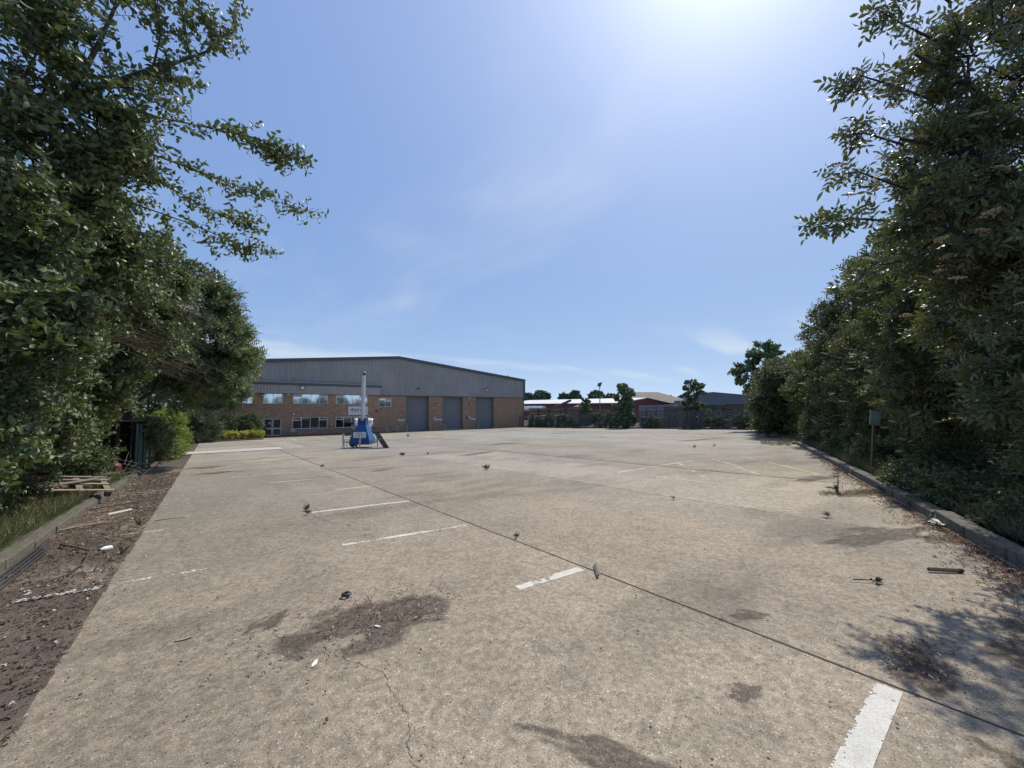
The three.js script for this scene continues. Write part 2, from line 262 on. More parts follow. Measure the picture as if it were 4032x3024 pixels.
stain(1.10, -3.36, 1.45, 1.0, -0.12, 0); stain(0.44, -3.92, 0.52, 0.30, 0.6, 1); stain(1.55, -1.30, 0.32, 1.1, 0.5, 2); stain(3.48, -1.46, 0.55, 0.24, -0.6, 2); stain(2.52, -1.08, 0.42, 0.2, -0.3, 2); stain(3.72, -0.50, 0.9, 0.45, 0.2, 3, 'rust_stain');
stain(6.6, -1.35, 3.2, 0.8, -0.35, 2); stain(1.7, -21.4, 1.1, 0.28, 0.2, 1); stain(2.05, -22.1, 1.2, 0.28, 0.2, 1); stain(2.8, -20.3, 1.0, 0.3, 0.2, 1); stain(3.6, -19.6, 1.2, 0.3, 0.2, 1); stain(0.2, -16.8, 1.6, 0.9, 0.3, 1); stain(-0.1, -19.2, 1.8, 1.4, 0.2, 1);
stain(4.4, -13.0, 1.4, 0.5, 0.3, 2); stain(16.5, -32, 9, 1.1, 0.1, 2); stain(26, -28, 9, 1.3, -0.2, 2); stain(30, -40, 10, 1.6, 0.1, 2); stain(14, -20, 5, 0.9, 0.2, 2); stain(9.5, -15.5, 4, 1, 0.3, 2); stain(24, -12.6, 9, 0.9, -0.12, 2); stain(11.5, -3.2, 3, 0.7, -0.3, 2);
stain(3.0, -0.02, 0.5, 0.5, 0.2, 3, 'rust_stain'); stain(7.7, -0.55, 1.6, 0.5, -0.4, 3, 'rust_stain'); stain(4.6, -0.02, 1.2, 0.5, -0.2, 3, 'rust_stain'); stain(10.4, -1.9, 2.0, 0.5, -0.4, 3, 'rust_stain');
// cracks
const crackMat = mat(0.075, 0.063, 0.05, 1);
function crack(pts, w, seed) {
  const R = rng(seed), P = []; for (let i = 0; i + 1 < pts.length; i++) for (let k = 0; k < 14; k++) { const t = k / 14, j = 0.035; P.push([pts[i][0] + (pts[i + 1][0] - pts[i][0]) * t + (R() - 0.5) * j, pts[i][1] + (pts[i + 1][1] - pts[i][1]) * t + (R() - 0.5) * j]); }
  const pos = [], idx = []; P.forEach(([x, z], i) => { const q = P[Math.min(i + 1, P.length - 1)], o = P[Math.max(i - 1, 0)], dx = q[0] - o[0], dz = q[1] - o[1], l = Math.hypot(dx, dz) || 1, ww = w * (0.3 + 0.9 * R()); for (const s of [-1, 1]) pos.push(x - dz / l * ww * s, slabTop(x, z) + 0.003, z + dx / l * ww * s); if (i) { const p = i * 2; idx.push(p - 2, p - 1, p, p - 1, p + 1, p); } });
  part(yard, 'crack', mesh3(pos, idx), crackMat);
}
crack([[0.75, -3.05], [0.95, -2.65], [0.93, -2.2], [0.83, -1.9], [0.86, -1.62]], 0.0018, 1); crack([[1.52, -9.5], [1.62, -9.0], [1.45, -8.5], [1.5, -7.6], [1.62, -7.0], [1.85, -6.5]], 0.0045, 2); crack([[3.3, -12.0], [2.4, -12.0]], 0.01, 3);
crack([[7.0, -17.2], [12, -15.9], [20.6, -14.2]], 0.02, 4); crack([[0.42, -3.85], [0.5, -3.4], [0.75, -3.05]], 0.002, 6); crack([[20, -13.9], [27, -14.2], [36, -13.4]], 0.03, 7); crack([[12, -34], [24, -31], [33, -30.4]], 0.03, 9);
// joints: filled with dirt and moss
const jointMat = mat(0.12, 0.10, 0.075, 1), bedding = mat(0.2, 0.17, 0.13, 1);
for (const x of [3.3, 7.38, 11.46, 15.54, 19.62, 23.7, 27.78, 31.86, 35.94]) part(yard, 'joint_bedding', merge([bar(V(x, gy(6) - 0.024, 6), V(x, gy(-52) - 0.024, -52), 0.06, 0.02)]), bedding);
for (const [x, z0, z1, w, seed] of [[3.3, 1, -17.4, 0.0026, 11], [7.38, 0.5, -17.4, 0.004, 12], [3.3, -17.4, -27.5, 0.02, 13], [11.46, -3, -30, 0.003, 14]]) {
  const pos = [], idx = [], R = rng(seed), n = 160; for (let i = 0; i <= n; i++) { const z = z0 + (z1 - z0) * i / n, k = w * (0.5 + 1.1 * fbm(z * 2, x, 3, seed)) * (fbm(z * 0.8, x, 2, seed + 3) > 0.42 ? 1 : 0.12); pos.push(x - k - 0.002 * R(), slabTop(x - 0.02, z) + 0.003, z, x + k + 0.002 * R(), slabTop(x + 0.02, z) + 0.003, z); if (i) { const p = i * 2; idx.push(p - 2, p - 1, p, p - 1, p + 1, p); } }
  part(yard, 'joint_filling', mesh3(pos, idx), jointMat);
}
// kerbs, stone by stone
function kerb(a, b, w, h, stone, seed, name) {
  const k = struct(name), L = a.distanceTo(b), n = Math.round(L / stone), d = b.clone().sub(a).normalize(), R = rng(seed), turn = Math.atan2(-d.z, d.x), shapes = [];
  for (let v = 0; v < 3; v++) { const g = new RoundedBoxGeometry(L / n - 0.012, h + 0.12, w, 3, 0.022), p = g.attributes.position; for (let i = 0; i < p.count; i++) { const q = 0.012; p.setXYZ(i, p.getX(i), p.getY(i) + q * (fbm(p.getX(i) * 4 + v * 9, p.getZ(i) * 6, 2, 5) - 0.5), p.getZ(i) + q * (fbm(p.getX(i) * 5 + v * 4, p.getY(i) * 6, 2, 6) - 0.5)); } const u = g.attributes.uv; for (let i = 0; i < u.count; i++) u.setXY(i, p.getX(i) + v * 0.3, p.getY(i) + p.getZ(i)); shapes.push(g); }
  for (let i = 0; i < n; i++) { const c = a.clone().addScaledVector(d, (i + 0.5) * L / n), m = part(k, 'kerb_stone', shapes[i % 3], kerbMat); m.position.set(c.x + (R() - 0.5) * 0.012, gy(c.z) + h / 2 - 0.06 + (R() - 0.5) * 0.028, c.z + (R() - 0.5) * 0.012); m.rotation.set((R() - 0.5) * 0.05, turn + (R() - 0.5) * 0.03, Math.asin(clamp((gy(b.z) - gy(a.z)) / L)) * 1); }
  return k;
}
kerb(V(-1.93, 0, 2), V(-1.93, 0, -17.6), 0.17, 0.115, 0.92, 1, 'kerb');
kerb(V(KA.x, 0, KA.z + 0.1), V(KB.x, 0, KB.z + 0.1), 0.2, 0.15, 0.92, 2, 'kerb');
kerb(V(23.8, 0, -7.1), V(33, 0, -9.6), 0.2, 0.1, 0.92, 3, 'kerb');
kerb(V(-9, 0, -43.4), V(4.2, 0, -46.6), 0.2, 0.12, 0.92, 4, 'kerb');
// planting beds
function bed(name, corners, lift, nx, nz, seed, green) {
  const pos = [], uv = [], c = [], idx = [];
  for (let j = 0; j <= nz; j++) for (let i = 0; i <= nx; i++) { const s = i / nx, t = j / nz, [A, B, C, D] = corners, x = (A[0] * (1 - s) + B[0] * s) * (1 - t) + (D[0] * (1 - s) + C[0] * s) * t, z = (A[1] * (1 - s) + B[1] * s) * (1 - t) + (D[1] * (1 - s) + C[1] * s) * t; pos.push(x, gy(z) + lift + 0.10 * (fbm(x * 1.3, z * 1.3, 4, seed) - 0.5), z); uv.push(x, z); const k = 0.6 + 0.9 * fbm(x * 0.9, z * 0.9, 4, seed + 3), g = green * sstep(0.5, 0.7, fbm(x * 0.7, z * 0.7, 3, seed + 8)); c.push(k * (1 - 0.35 * g), k * (1 + 0.1 * g), k * (1 - 0.4 * g)); }
  for (let j = 0; j < nz; j++) for (let i = 0; i < nx; i++) { const p = j * (nx + 1) + i; idx.push(p, p + nx + 1, p + 1, p + 1, p + nx + 1, p + nx + 2); }
  const g = mesh3(pos, idx, uv); g.setAttribute('color', new THREE.Float32BufferAttribute(c, 3)); return struct(name, new THREE.Mesh(g, soil));
}
bed('planting_bed', [[-9, 3], [-2.0, 3], [-2.0, -40], [-9, -40]], 0.09, 40, 160, 3, 1);
bed('planting_bed', [[5.0, 9], [5.3, 0.70], [42.5, -11.2], [46, -3]], 0.09, 160, 40, 5, 1);
bed('planting_bed', [[-10, -43.6], [4.2, -46.75], [4.2, -52.6], [-10, -52.6]], 0.10, 40, 20, 6, 0.6);
{ // the strip between slab and kerb: old concrete under dirt and leaf litter
  const nx = 14, nz = 240, pos = [], uv = [], c = [], idx = []; for (let j = 0; j <= nz; j++) for (let i = 0; i <= nx; i++) { const x = -1.9 + 1.12 * i / nx, z = 2 - 23 * j / nz, n = fbm(x * 2, z * 1.2, 4, 15); pos.push(x, gy(z) - 0.022 + 0.028 * fbm(x * 4, z * 4, 3, 16), z); uv.push(x, z); const k = 0.85 + 1.2 * sstep(0.42, 0.72, n) + 0.5 * fbm(x * 9, z * 9, 2, 18); c.push(k * 1.08, k * 1.05, k * 1.02); }
  for (let j = 0; j < nz; j++) for (let i = 0; i < nx; i++) { const p = j * (nx + 1) + i; idx.push(p, p + 1, p + nx + 1, p + 1, p + nx + 2, p + nx + 1); }
  const g = mesh3(pos, idx, uv); g.setAttribute('color', new THREE.Float32BufferAttribute(c, 3)); struct('dirt_strip', new THREE.Mesh(g, soil));
  paintLine([-0.84, -5.86], [-1.45, -5.95], 0.10, () => 0.58, paintMats[1], { cell: 0.012, seed: 91, lift: 0.001 });
  paintLine([-0.84, -8.38], [-1.45, -8.48], 0.09, () => 0.58, paintMats[1], { cell: 0.014, seed: 92, lift: 0.002 });
  paintLine([-0.84, -10.97], [-1.1, -11.0], 0.08, () => 0.58, paintMats[1], { cell: 0.014, seed: 93, lift: 0.002 });
  paintLine([-0.9, -13.2], [-1.4, -13.3], 0.08, () => 0.55, paintMats[1], { cell: 0.02, seed: 94, lift: 0.002 });
}

// ---------------------------------------------------------------- the warehouse
const brickTex = texture(1024, 1024, (i, j) => {                          // 4.5 m x 3.6 m, 20 x 48 bricks
  const row = Math.floor(j / (1024 / 48)), off = row % 2 ? 0.5 : 0, u = i / (1024 / 20) + off, b = ((Math.floor(u) % 20) + 20) % 20, fu = u - Math.floor(u), fv = j / (1024 / 48) - row;
  if (fu < 0.045 || fv < 0.14) { const k = 0.85 + 0.3 * hash(i, j, 3); return [0.30 * k, 0.25 * k, 0.20 * k]; }
  const q = hash(b, row, 2), t = hash(b, row, 5), n = 0.75 + 0.5 * vnoise(i / 5, j / 3, 7, 204, 341), k = (0.62 + 0.55 * q) * n; const red = t < 0.3 ? 0.9 : t < 0.7 ? 1 : 1.08;
  return [0.38 * k * red, 0.222 * k, 0.130 * k / red];
});
const brick = mat(1, 1, 1, 0.92, { map: tiled(brickTex, 4.5, 3.6) });
const roomWall = mat(0.30, 0.29, 0.27, 0.9);
const brickPlain = mat(0.18, 0.125, 0.09, 0.95);
const cladTex = (base, seed) => texture(512, 256, (i, j) => { const s = vnoise(i / 2.2, j / 90, seed, 232, 3), t = vnoise(i / 9, j / 40, seed + 1, 56, 6), p = vnoise(i / 60, j / 50, seed + 2, 8, 5), st = sstep(0.62, 0.9, vnoise(i / 5, j / 64, seed + 4, 102, 4)) * 0.22; const k = 0.80 + 0.09 * s + 0.08 * t + 0.16 * p - st * 0.55; return [base[0] * k, base[1] * k, base[2] * k]; });
const claddingMat = mat(1, 1, 1, 0.55, { map: tiled(cladTex([0.345, 0.330, 0.305], 5), 14, 6), metalness: 0.1 });
const stripMat = mat(1, 1, 1, 0.6, { map: tiled(cladTex([0.40, 0.375, 0.345], 9), 9, 3), metalness: 0.1 });
const trim = mat(0.085, 0.09, 0.10, 0.6), pipeMat = mat(0.42, 0.40, 0.38, 0.55), frameWhite = mat(0.72, 0.73, 0.74, 0.35), roofMat = mat(0.24, 0.24, 0.245, 0.7);
const mirrorGlass = mat(0.84, 0.90, 0.87, 0.05, { metalness: 0.9 }), darkGlass = mat(0.9, 0.95, 0.97, 0.02, { transmission: 1, ior: 1.52, thickness: 0, specularIntensity: 0.4 });
const aluFrame = mat(0.44, 0.45, 0.46, 0.4, { metalness: 0.3 }), blindMat = mat(0.34, 0.36, 0.38, 0.9), ventMat = mat(0.32, 0.38, 0.46, 0.4), blackMat = mat(0.012, 0.012, 0.014, 0.45);
const FZ = -53, BY = -1.86, APEX = [20.55, 8.76], ER = [43.6, 6.47], EL = [-2.5, 6.47];
const roofY = (x) => APEX[1] - Math.abs(x - APEX[0]) * (APEX[1] - ER[1]) / (ER[0] - APEX[0]);
function wallWithHoles(x0, x1, y0, y1, depth, holes) {
  const s = new THREE.Shape([[x0, y0], [x1, y0], [x1, y1], [x0, y1]].map(([x, y]) => new THREE.Vector2(x, y)));
  for (const [a, b, c, d] of holes) s.holes.push(new THREE.Path([[a, c], [a, d], [b, d], [b, c]].map(([x, y]) => new THREE.Vector2(x, y))));
  return new THREE.ExtrudeGeometry(s, { depth, bevelEnabled: false });
}
function corrugated(x0, x1, lo, hi, pitch, depth) {                       // ribs upright, facing +z, uv in metres
  const pos = [], uv = [], idx = [], n = Math.round((x1 - x0) / pitch), P = [[0, 0], [0.36, 0], [0.5, 1], [0.86, 1]]; let c = 0;
  const put = (x, d) => { const a = lo(x), b = hi(x); pos.push(x, a, d * depth, x, b, d * depth); uv.push(x, a, x, b); c++; };
  for (let i = 0; i < n; i++) for (const [f, d] of P) put(x0 + (i + f) * (x1 - x0) / n, d); put(x1, 0);
  for (let i = 0; i < c - 1; i++) { const p = i * 2; idx.push(p, p + 2, p + 1, p + 1, p + 2, p + 3); }
  const g = mesh3(pos, idx, uv).toNonIndexed(); g.computeVertexNormals(); return g;
}
const warehouse = thing('warehouse', 'long low warehouse with brown brick base, grey ribbed cladding and three roller doors', 'building', [0, 0, FZ]);
{
  const W = warehouse, OFF = 0.32;                                        // the office front stands this far proud of the door bays
  const upper = [[2.0, 3.61, 2.02, 3.25], [4.61, 6.54, 2.02, 3.25], [7.61, 11.47, 2.0, 3.25], [12.41, 16.33, 2.0, 3.25]], lower = [[7.61, 11.48, -0.97, 0.43], [12.42, 16.36, -0.97, 0.43]], door = [4.66, 6.56, -1.75, 0.40];
  const doors = [[21.79, 25.36], [27.57, 31.14], [33.45, 37.03]], small = [17.97, 19.71, 1.67, 2.87];
  part(W, 'office_wall', wallWithHoles(-2.4, 17.85, BY - 0.3, 3.29, 0.34, [...upper, ...lower, door]).translate(0, 0, OFF - 0.34), brick);
  const piers = [[17.85, 21.79], [25.36, 27.57], [31.14, 33.45], [37.03, 43.5]];
  piers.forEach(([a, b], i) => part(W, 'brick_pier', wallWithHoles(a, b, BY - 0.3, 3.30, 0.42, i ? [] : [small]).translate(0, 0, -0.42), brick));
  part(W, 'cladding', corrugated(EL[0], ER[0], () => 3.28, (x) => roofY(x) - 0.05, 0.2, 0.035).translate(0, 0, 0.03), claddingMat);
  part(W, 'drip_flashing', merge([box(25.7, 0.07, 0.1, 30.7, 3.27, 0.05)]), trim);
  part(W, 'office_cladding', corrugated(-2.4, 18.0, () => 3.26, () => 4.30, 0.3, 0.05).translate(0, 0, OFF + 0.1), stripMat);
  part(W, 'office_roof', merge([box(20.5, 0.06, OFF + 0.2, 7.8, 4.32, OFF / 2 + 0.05), box(0.04, 1.05, OFF + 0.1, 18.02, 3.78, OFF / 2 + 0.03)]), trim);
  part(W, 'gutter', rbox(20.6, 0.2, 0.14, 0.03, 7.85, 4.40, OFF + 0.2), trim);
  part(W, 'soffit_flashing', box(20.3, 0.06, 0.12, 7.75, 3.25, OFF + 0.07), trim);
  part(W, 'service_pipe', merge([stick([V(-2.2, 4.62, OFF + 0.1), V(17.7, 4.60, OFF + 0.1)], 0.05, 0.05, 8), stick([V(17.7, 4.58, OFF + 0.1), V(17.7, 4.85, OFF + 0.06)], 0.04, 0.04, 6)]), pipeMat);
  // roof and the verge along the front
  const D = 46, rt = (a, b, y0, y1) => mesh3([a, y0, 0.28, b, y1, 0.28, b, y1, -D, a, y0, -D], [0, 1, 2, 0, 2, 3]);
  part(W, 'roof', merge([rt(EL[0], APEX[0], EL[1], APEX[1]), rt(APEX[0], ER[0], APEX[1], ER[1])]), roofMat);
  for (const [e, n] of [[EL, 0], [ER, 1]]) part(W, 'verge_trim', bar(V(APEX[0], APEX[1] - 0.13, 0.2), V(e[0], e[1] - 0.13, 0.2), 0.36, 0.2), trim);
  part(W, 'side_wall', box(0.15, ER[1] - BY, D, ER[0] - 0.1, (ER[1] + BY) / 2 - 0.1, -D / 2 - 0.1), claddingMat);
  part(W, 'side_wall', box(0.15, EL[1] - BY, D, EL[0] + 0.1, (EL[1] + BY) / 2 - 0.1, -D / 2 - 0.1), claddingMat);
  part(W, 'back_wall', box(ER[0] - EL[0] - 0.3, 8.4, 0.15, 20.55, 2.3, -D + 0.1), claddingMat);
  part(W, 'corner_trim', box(0.16, 3.2, 0.16, ER[0] - 0.02, 4.86, 0.05), trim);
  part(W, 'inner_partition', box(45.6, 9, 0.1, 20.55, 2.2, -7), roomWall);
  part(W, 'upper_floor', box(20, 0.2, 6.5, 7.6, 1.2, -3.4), roomWall);
  part(W, 'plinth', merge([box(20.2, 0.22, 0.06, 7.75, BY + 0.08, OFF + 0.025), box(0.1, 0.01, 0.01, 8, BY, 0)]), mat(0.07, 0.06, 0.055, 0.95));
  const flue = sub(W, 'roof_flue'); part(flue, 'pipe', cyl(0.12, 0.12, 0.65, 41.9, 6.6, -2.5), mat(0.2, 0.2, 0.21, 0.5)); part(flue, 'cowl', cyl(0.3, 0.08, 0.12, 41.9, 7.3, -2.5), mat(0.3, 0.3, 0.31, 0.5));
  // windows: a white frame, panes of their own, top-hung vents
  function window_([x0, x1, y0, y1], z, divisions, vents, glass, paleVents) {
    const g = sub(W, 'window'), f = 0.065, fr = [], d = 0.07; fr.push(box(x1 - x0, f, d, (x0 + x1) / 2, y0 + f / 2, z), box(x1 - x0, f, d, (x0 + x1) / 2, y1 - f / 2, z), box(f, y1 - y0 - 2 * f, d, x0 + f / 2, (y0 + y1) / 2, z), box(f, y1 - y0 - 2 * f, d, x1 - f / 2, (y0 + y1) / 2, z));
    const w = (x1 - x0) / divisions; for (let i = 1; i < divisions; i++) fr.push(box(0.05, y1 - y0 - 2 * f, d - 0.01, x0 + i * w, (y0 + y1) / 2, z));
    for (const v of vents) fr.push(box(w - 0.06, 0.06, d - 0.015, x0 + (v + 0.5) * w, y1 - 0.36, z));
    part(g, 'frame', merge(fr), frameWhite); part(g, 'sill', box(x1 - x0 + 0.1, 0.05, 0.16, (x0 + x1) / 2, y0 - 0.028, z + 0.02), frameWhite);
    for (let i = 0; i < divisions; i++) { const vent = vents.includes(i), a = x0 + i * w + 0.03, b = x0 + (i + 1) * w - 0.03, top = vent ? y1 - 0.39 : y1 - f; part(g, 'pane', box(b - a, top - y0 - f, 0.012).rotateX(glass === mirrorGlass ? -0.019 - 0.008 * hash(i, Math.round(x0 * 7)) : 0).translate((a + b) / 2, (top + y0 + f) / 2, z - 0.012), glass); if (vent) { part(g, 'vent_frame', wallWithHoles(a, b, y1 - 0.34, y1 - 0.05, 0.05, [[a + 0.06, b - 0.06, y1 - 0.29, y1 - 0.10]]).translate(0, 0, z), frameWhite); part(g, 'pane', box(b - a - 0.12, 0.19, 0.012, (a + b) / 2, y1 - 0.195, z + 0.02), paleVents ? ventMat : glass); } }
    return g;
  }
  window_(upper[0], OFF - 0.1, 2, [], mirrorGlass); window_(upper[1], OFF - 0.1, 2, [], mirrorGlass); window_(upper[2], OFF - 0.1, 4, [0, 3], mirrorGlass, true); window_(upper[3], OFF - 0.1, 4, [0, 3], mirrorGlass, true); window_(small, -0.1, 2, [1], mirrorGlass, true);
  for (const l of lower) { const g = window_(l, OFF - 0.1, 4, [0, 3], darkGlass); part(g, 'roller_blind', box((l[1] - l[0]) / 4 - 0.1, 0.22, 0.02, l[0] + (l[1] - l[0]) * 0.375, l[3] - 0.17, OFF - 0.2), blindMat); }
  { // the glazed double door
    const g = sub(W, 'entrance_door'), [x0, x1, y0, y1] = door, z = OFF - 0.16, m = (x0 + x1) / 2; part(g, 'door_frame', merge([box(0.07, y1 - y0, 0.1, x0 + 0.035, (y0 + y1) / 2, z), box(0.07, y1 - y0, 0.1, x1 - 0.035, (y0 + y1) / 2, z), box(x1 - x0 - 0.15, 0.07, 0.1, m, y1 - 0.035, z)]), aluFrame);
    for (const s of [-1, 1]) { const c = m + s * 0.44, lw = 0.84, leaf = [box(0.08, 2.0, 0.06, c - lw / 2 + 0.04, y0 + 1.03, z), box(0.08, 2.0, 0.06, c + lw / 2 - 0.04, y0 + 1.03, z), box(lw - 0.16, 0.09, 0.055, c, y1 - 0.14, z), box(lw - 0.16, 0.13, 0.055, c, y0 + 0.12, z), box(lw - 0.16, 0.15, 0.055, c, y0 + 0.92, z)]; part(g, 'door_leaf', merge(leaf), aluFrame); part(g, 'pane', box(lw - 0.17, 0.7, 0.012, c, y0 + 0.5, z), darkGlass); part(g, 'pane', box(lw - 0.17, 0.95, 0.012, c, y0 + 1.5, z), darkGlass); }
    part(g, 'handle', stick([V(m + 0.08, y0 + 1.1, z + 0.06), V(m + 0.08, y0 + 1.5, z + 0.06)], 0.015, 0.015), frameWhite); part(g, 'notice', box(0.16, 0.26, 0.006, m - 0.28, y0 + 1.55, z + 0.012), mat(0.5, 0.52, 0.58, 0.9)); part(g, 'step', box(2.2, 0.12, 0.9, m, BY + 0.02, OFF + 0.4), kerbMat);
  }
  const slatMat = mat(0.205, 0.202, 0.195, 0.6, { metalness: 0.1 }), guideMat = mat(0.16, 0.18, 0.20, 0.5);
  for (const [a, b] of doors) {
    const g = sub(W, 'roller_door'), pos = [], idx = []; const n = 52, y0 = BY + 0.12, y1 = 3.3; let r = 0;
    for (let i = 0; i < n; i++) for (const [f, d] of [[0, 0], [0.15, 0.012], [0.5, 0.022], [0.85, 0.012], [1, 0]]) { const y = y0 + (i + f) * (y1 - y0) / n; pos.push(a + 0.1, y, -0.55 + d, b - 0.1, y, -0.55 + d); if (r) { const p = r * 2; idx.push(p - 2, p - 1, p, p - 1, p + 1, p); } r++; }
    part(g, 'door_curtain', mesh3(pos, idx), slatMat); part(g, 'bottom_bar', box(b - a - 0.2, 0.14, 0.06, (a + b) / 2, BY + 0.1, -0.53), guideMat); for (const x of [a + 0.06, b - 0.06]) part(g, 'guide_rail', box(0.12, y1 - BY, 0.12, x, (y1 + BY) / 2, -0.49), guideMat); part(g, 'lintel', box(b - a, 0.16, 0.12, (a + b) / 2, 3.2, -0.3), guideMat);
  }
  part(W, 'door_threshold', box(3.3, 0.08, 0.1, 29.35, BY + 0.13, -0.2), mat(0.5, 0.5, 0.5, 0.6));
  part(W, 'downpipe', merge([stick([V(43.3, 6.2, 0.14), V(43.3, BY, 0.14)], 0.05, 0.05, 8)]), trim);
  part(W, 'alarm_box', rbox(0.32, 0.22, 0.12, 0.03, 7.1, 3.12, OFF + 0.06), mat(0.62, 0.42, 0.08, 0.5));
  part(W, 'junction_box', rbox(0.16, 0.16, 0.1, 0.02, 7.72, 0.83, OFF + 0.05), frameWhite);
  part(W, 'junction_box', rbox(0.3, 0.2, 0.1, 0.02, 18.0, 1.6, 0.05), mat(0.4, 0.42, 0.40, 0.7));
}
// small lamps, cameras and signs fixed to the wall (each a thing of its own)
const lampBody = mat(0.03, 0.03, 0.033, 0.5), lampGlass = mat(0.75, 0.78, 0.78, 0.2);
function floodlight(x, y, z, w, h, label, tilt = 0.5) { const t = thing('floodlight', label, 'floodlight', [x, y, z]); const b = sub(t, 'lamp_head'); part(b, 'housing', rbox(w, h, 0.12, 0.02, 0, 0, 0.2), lampBody); part(b, 'lens', box(w * 0.78, h * 0.7, 0.012, 0, 0, 0.268), lampGlass); b.rotation.x = tilt; part(t, 'bracket', merge([box(0.06, 0.3, 0.05, 0, 0.02, 0.03), box(0.05, 0.05, 0.16, 0, 0.1, 0.1)]), lampBody); return t; }
floodlight(8.5, 4.0, FZ + 0.5, 0.5, 0.4, 'square black floodlight with white lens on the ribbed office fascia', 0.15);
floodlight(23.56, 4.33, FZ + 0.08, 0.42, 0.42, 'black floodlight tilted down on the cladding above the roller door closest to the office', 1.0);
floodlight(35.33, 4.54, FZ + 0.08, 0.5, 0.34, 'black floodlight with pale lens on the cladding above the roller door farthest from the office', 0.35);
function bulkhead(x, y, z, label, m = lampBody) { const t = thing('wall_lamp', label, 'lamp', [x, y, z], 0, 'wall lamps between the doors'); part(t, 'hood', new THREE.SphereGeometry(0.18, 14, 8, 0, Math.PI * 2, 0, Math.PI / 2).scale(1, 0.8, 0.9).translate(0, 0, 0.1), m); part(t, 'lens', new THREE.SphereGeometry(0.12, 12, 8).scale(1, 0.7, 0.8).translate(0, -0.03, 0.12), lampGlass); part(t, 'back_plate', box(0.26, 0.24, 0.03, 0, -0.02, 0.016), m); return t; }
bulkhead(26.44, 2.12, FZ, 'black hooded wall lamp high on the brick pier left of the middle roller door'); bulkhead(32.27, 2.12, FZ, 'black hooded wall lamp high on the brick pier right of the middle roller door');
bulkhead(32.28, 3.14, FZ, 'pale round wall lamp right under the cladding on a brick pier', mat(0.5, 0.40, 0.30, 0.6)); bulkhead(11.92, -0.52, FZ + 0.32, 'round grey wall lamp between the two ground floor windows', mat(0.3, 0.3, 0.3, 0.6)); bulkhead(4.45, 3.05, FZ + 0.32, 'small dark wall lamp beside the upper office window above the entrance');
{ const t = thing('security_camera', 'pair of small black security cameras on the brick below the small window', 'camera', [17.55, 1.06, FZ + 0.34]); part(t, 'bracket', box(0.08, 0.12, 0.06, 0, 0.08, 0.03), lampBody); part(t, 'camera_body', rbox(0.12, 0.12, 0.3, 0.03, -0.1, 0.14, 0.2), lampBody); part(t, 'camera_body', rbox(0.12, 0.12, 0.3, 0.03, 0.12, -0.06, 0.2), lampBody); }
function board(name, x, y, z, w, h, tex, label, group, turn = 0) { const t = thing(name, label, 'sign', [x, y, z], turn, group); part(t, 'backing', box(w, h, 0.03, 0, 0, 0.015), mat(0.5, 0.5, 0.5, 0.6)); const m = tex.isTexture ? mat(1, 1, 1, 0.5, { map: tex }) : tex; const f = part(t, 'sign_face', new THREE.PlaneGeometry(w - 0.02, h - 0.02).translate(0, 0, 0.0325), m); return t; }
board('company_sign', 15.14, 1.2, FZ + 0.33, 2.47, 1.09, lettering(1024, 452, (c, w, h) => { c.fillStyle = '#c6c9c6'; c.fillRect(0, 0, w, h); c.fillStyle = '#3a4657'; c.font = 'bold 250px sans-serif'; c.textBaseline = 'alphabetic'; const t = '4aces'; c.save(); c.translate(95, 262); c.scale(830 / c.measureText(t).width, 1); c.fillText(t, 0, 0); c.restore(); c.font = '54px sans-serif'; c.save(); c.translate(100, 345); const s = 'Food Service Packaging'; c.scale(825 / c.measureText(s).width, 1); c.fillText(s, 0, 0); c.restore(); }), 'grey company sign reading 4aces in slate letters on the office brickwork');
const notice = (seed) => lettering(256, 128, (c, w, h) => { c.fillStyle = '#23282c'; c.fillRect(0, 0, w, h); c.fillStyle = '#8d9599'; c.fillRect(18, 14, 220, 12); c.fillStyle = '#c9cdd0'; c.fillRect(0, 48, w, 80); c.fillStyle = '#777f86'; for (let k = 0; k < 2; k++) c.fillRect(30, 72 + k * 24, 150 + 20 * ((seed + k) % 3), 8); });
const paper = lettering(128, 160, (c, w, h) => { c.fillStyle = '#c9c4c6'; c.fillRect(0, 0, w, h); c.fillStyle = '#9a8f97'; for (let k = 0; k < 4; k++) c.fillRect(20, 30 + k * 28, 88, 9); });
board('door_notice', 21.15, -0.09, FZ, 0.9, 0.45, notice(1), 'dark and white notice on the brick pier between the office and the roller doors');
board('door_notice', 27.07, -0.1, FZ, 0.88, 0.44, notice(2), 'dark and white notice at the left jamb of the middle roller door');
board('door_notice', 32.98, -0.14, FZ, 0.88, 0.44, notice(3), 'dark and white notice at the left jamb of the roller door farthest from the office');
board('paper_notice', 26.35, -0.12, FZ, 0.3, 0.42, paper, 'small pale paper notice beside the middle roller door'); board('paper_notice', 32.3, 0.05, FZ, 0.34, 0.42, paper, 'small pale paper notice next to a black plate between two roller doors'); board('black_plate', 31.84, -0.02, FZ, 0.42, 0.3, blackMat, 'small black plate on the pier between two roller doors');
{ const t = thing('meter_cabinet', 'small grey box on two thin legs against the office wall', 'cabinet', [7.64, BY + 0.04, FZ + 0.7]); part(t, 'cabinet_box', rbox(0.55, 0.36, 0.12, 0.015, 0, 0.68, 0), mat(0.34, 0.36, 0.35, 0.7)); for (const s of [-1, 1]) part(t, 'leg', box(0.035, 0.5, 0.035, s * 0.24, 0.25, 0), mat(0.3, 0.31, 0.3, 0.7)); }
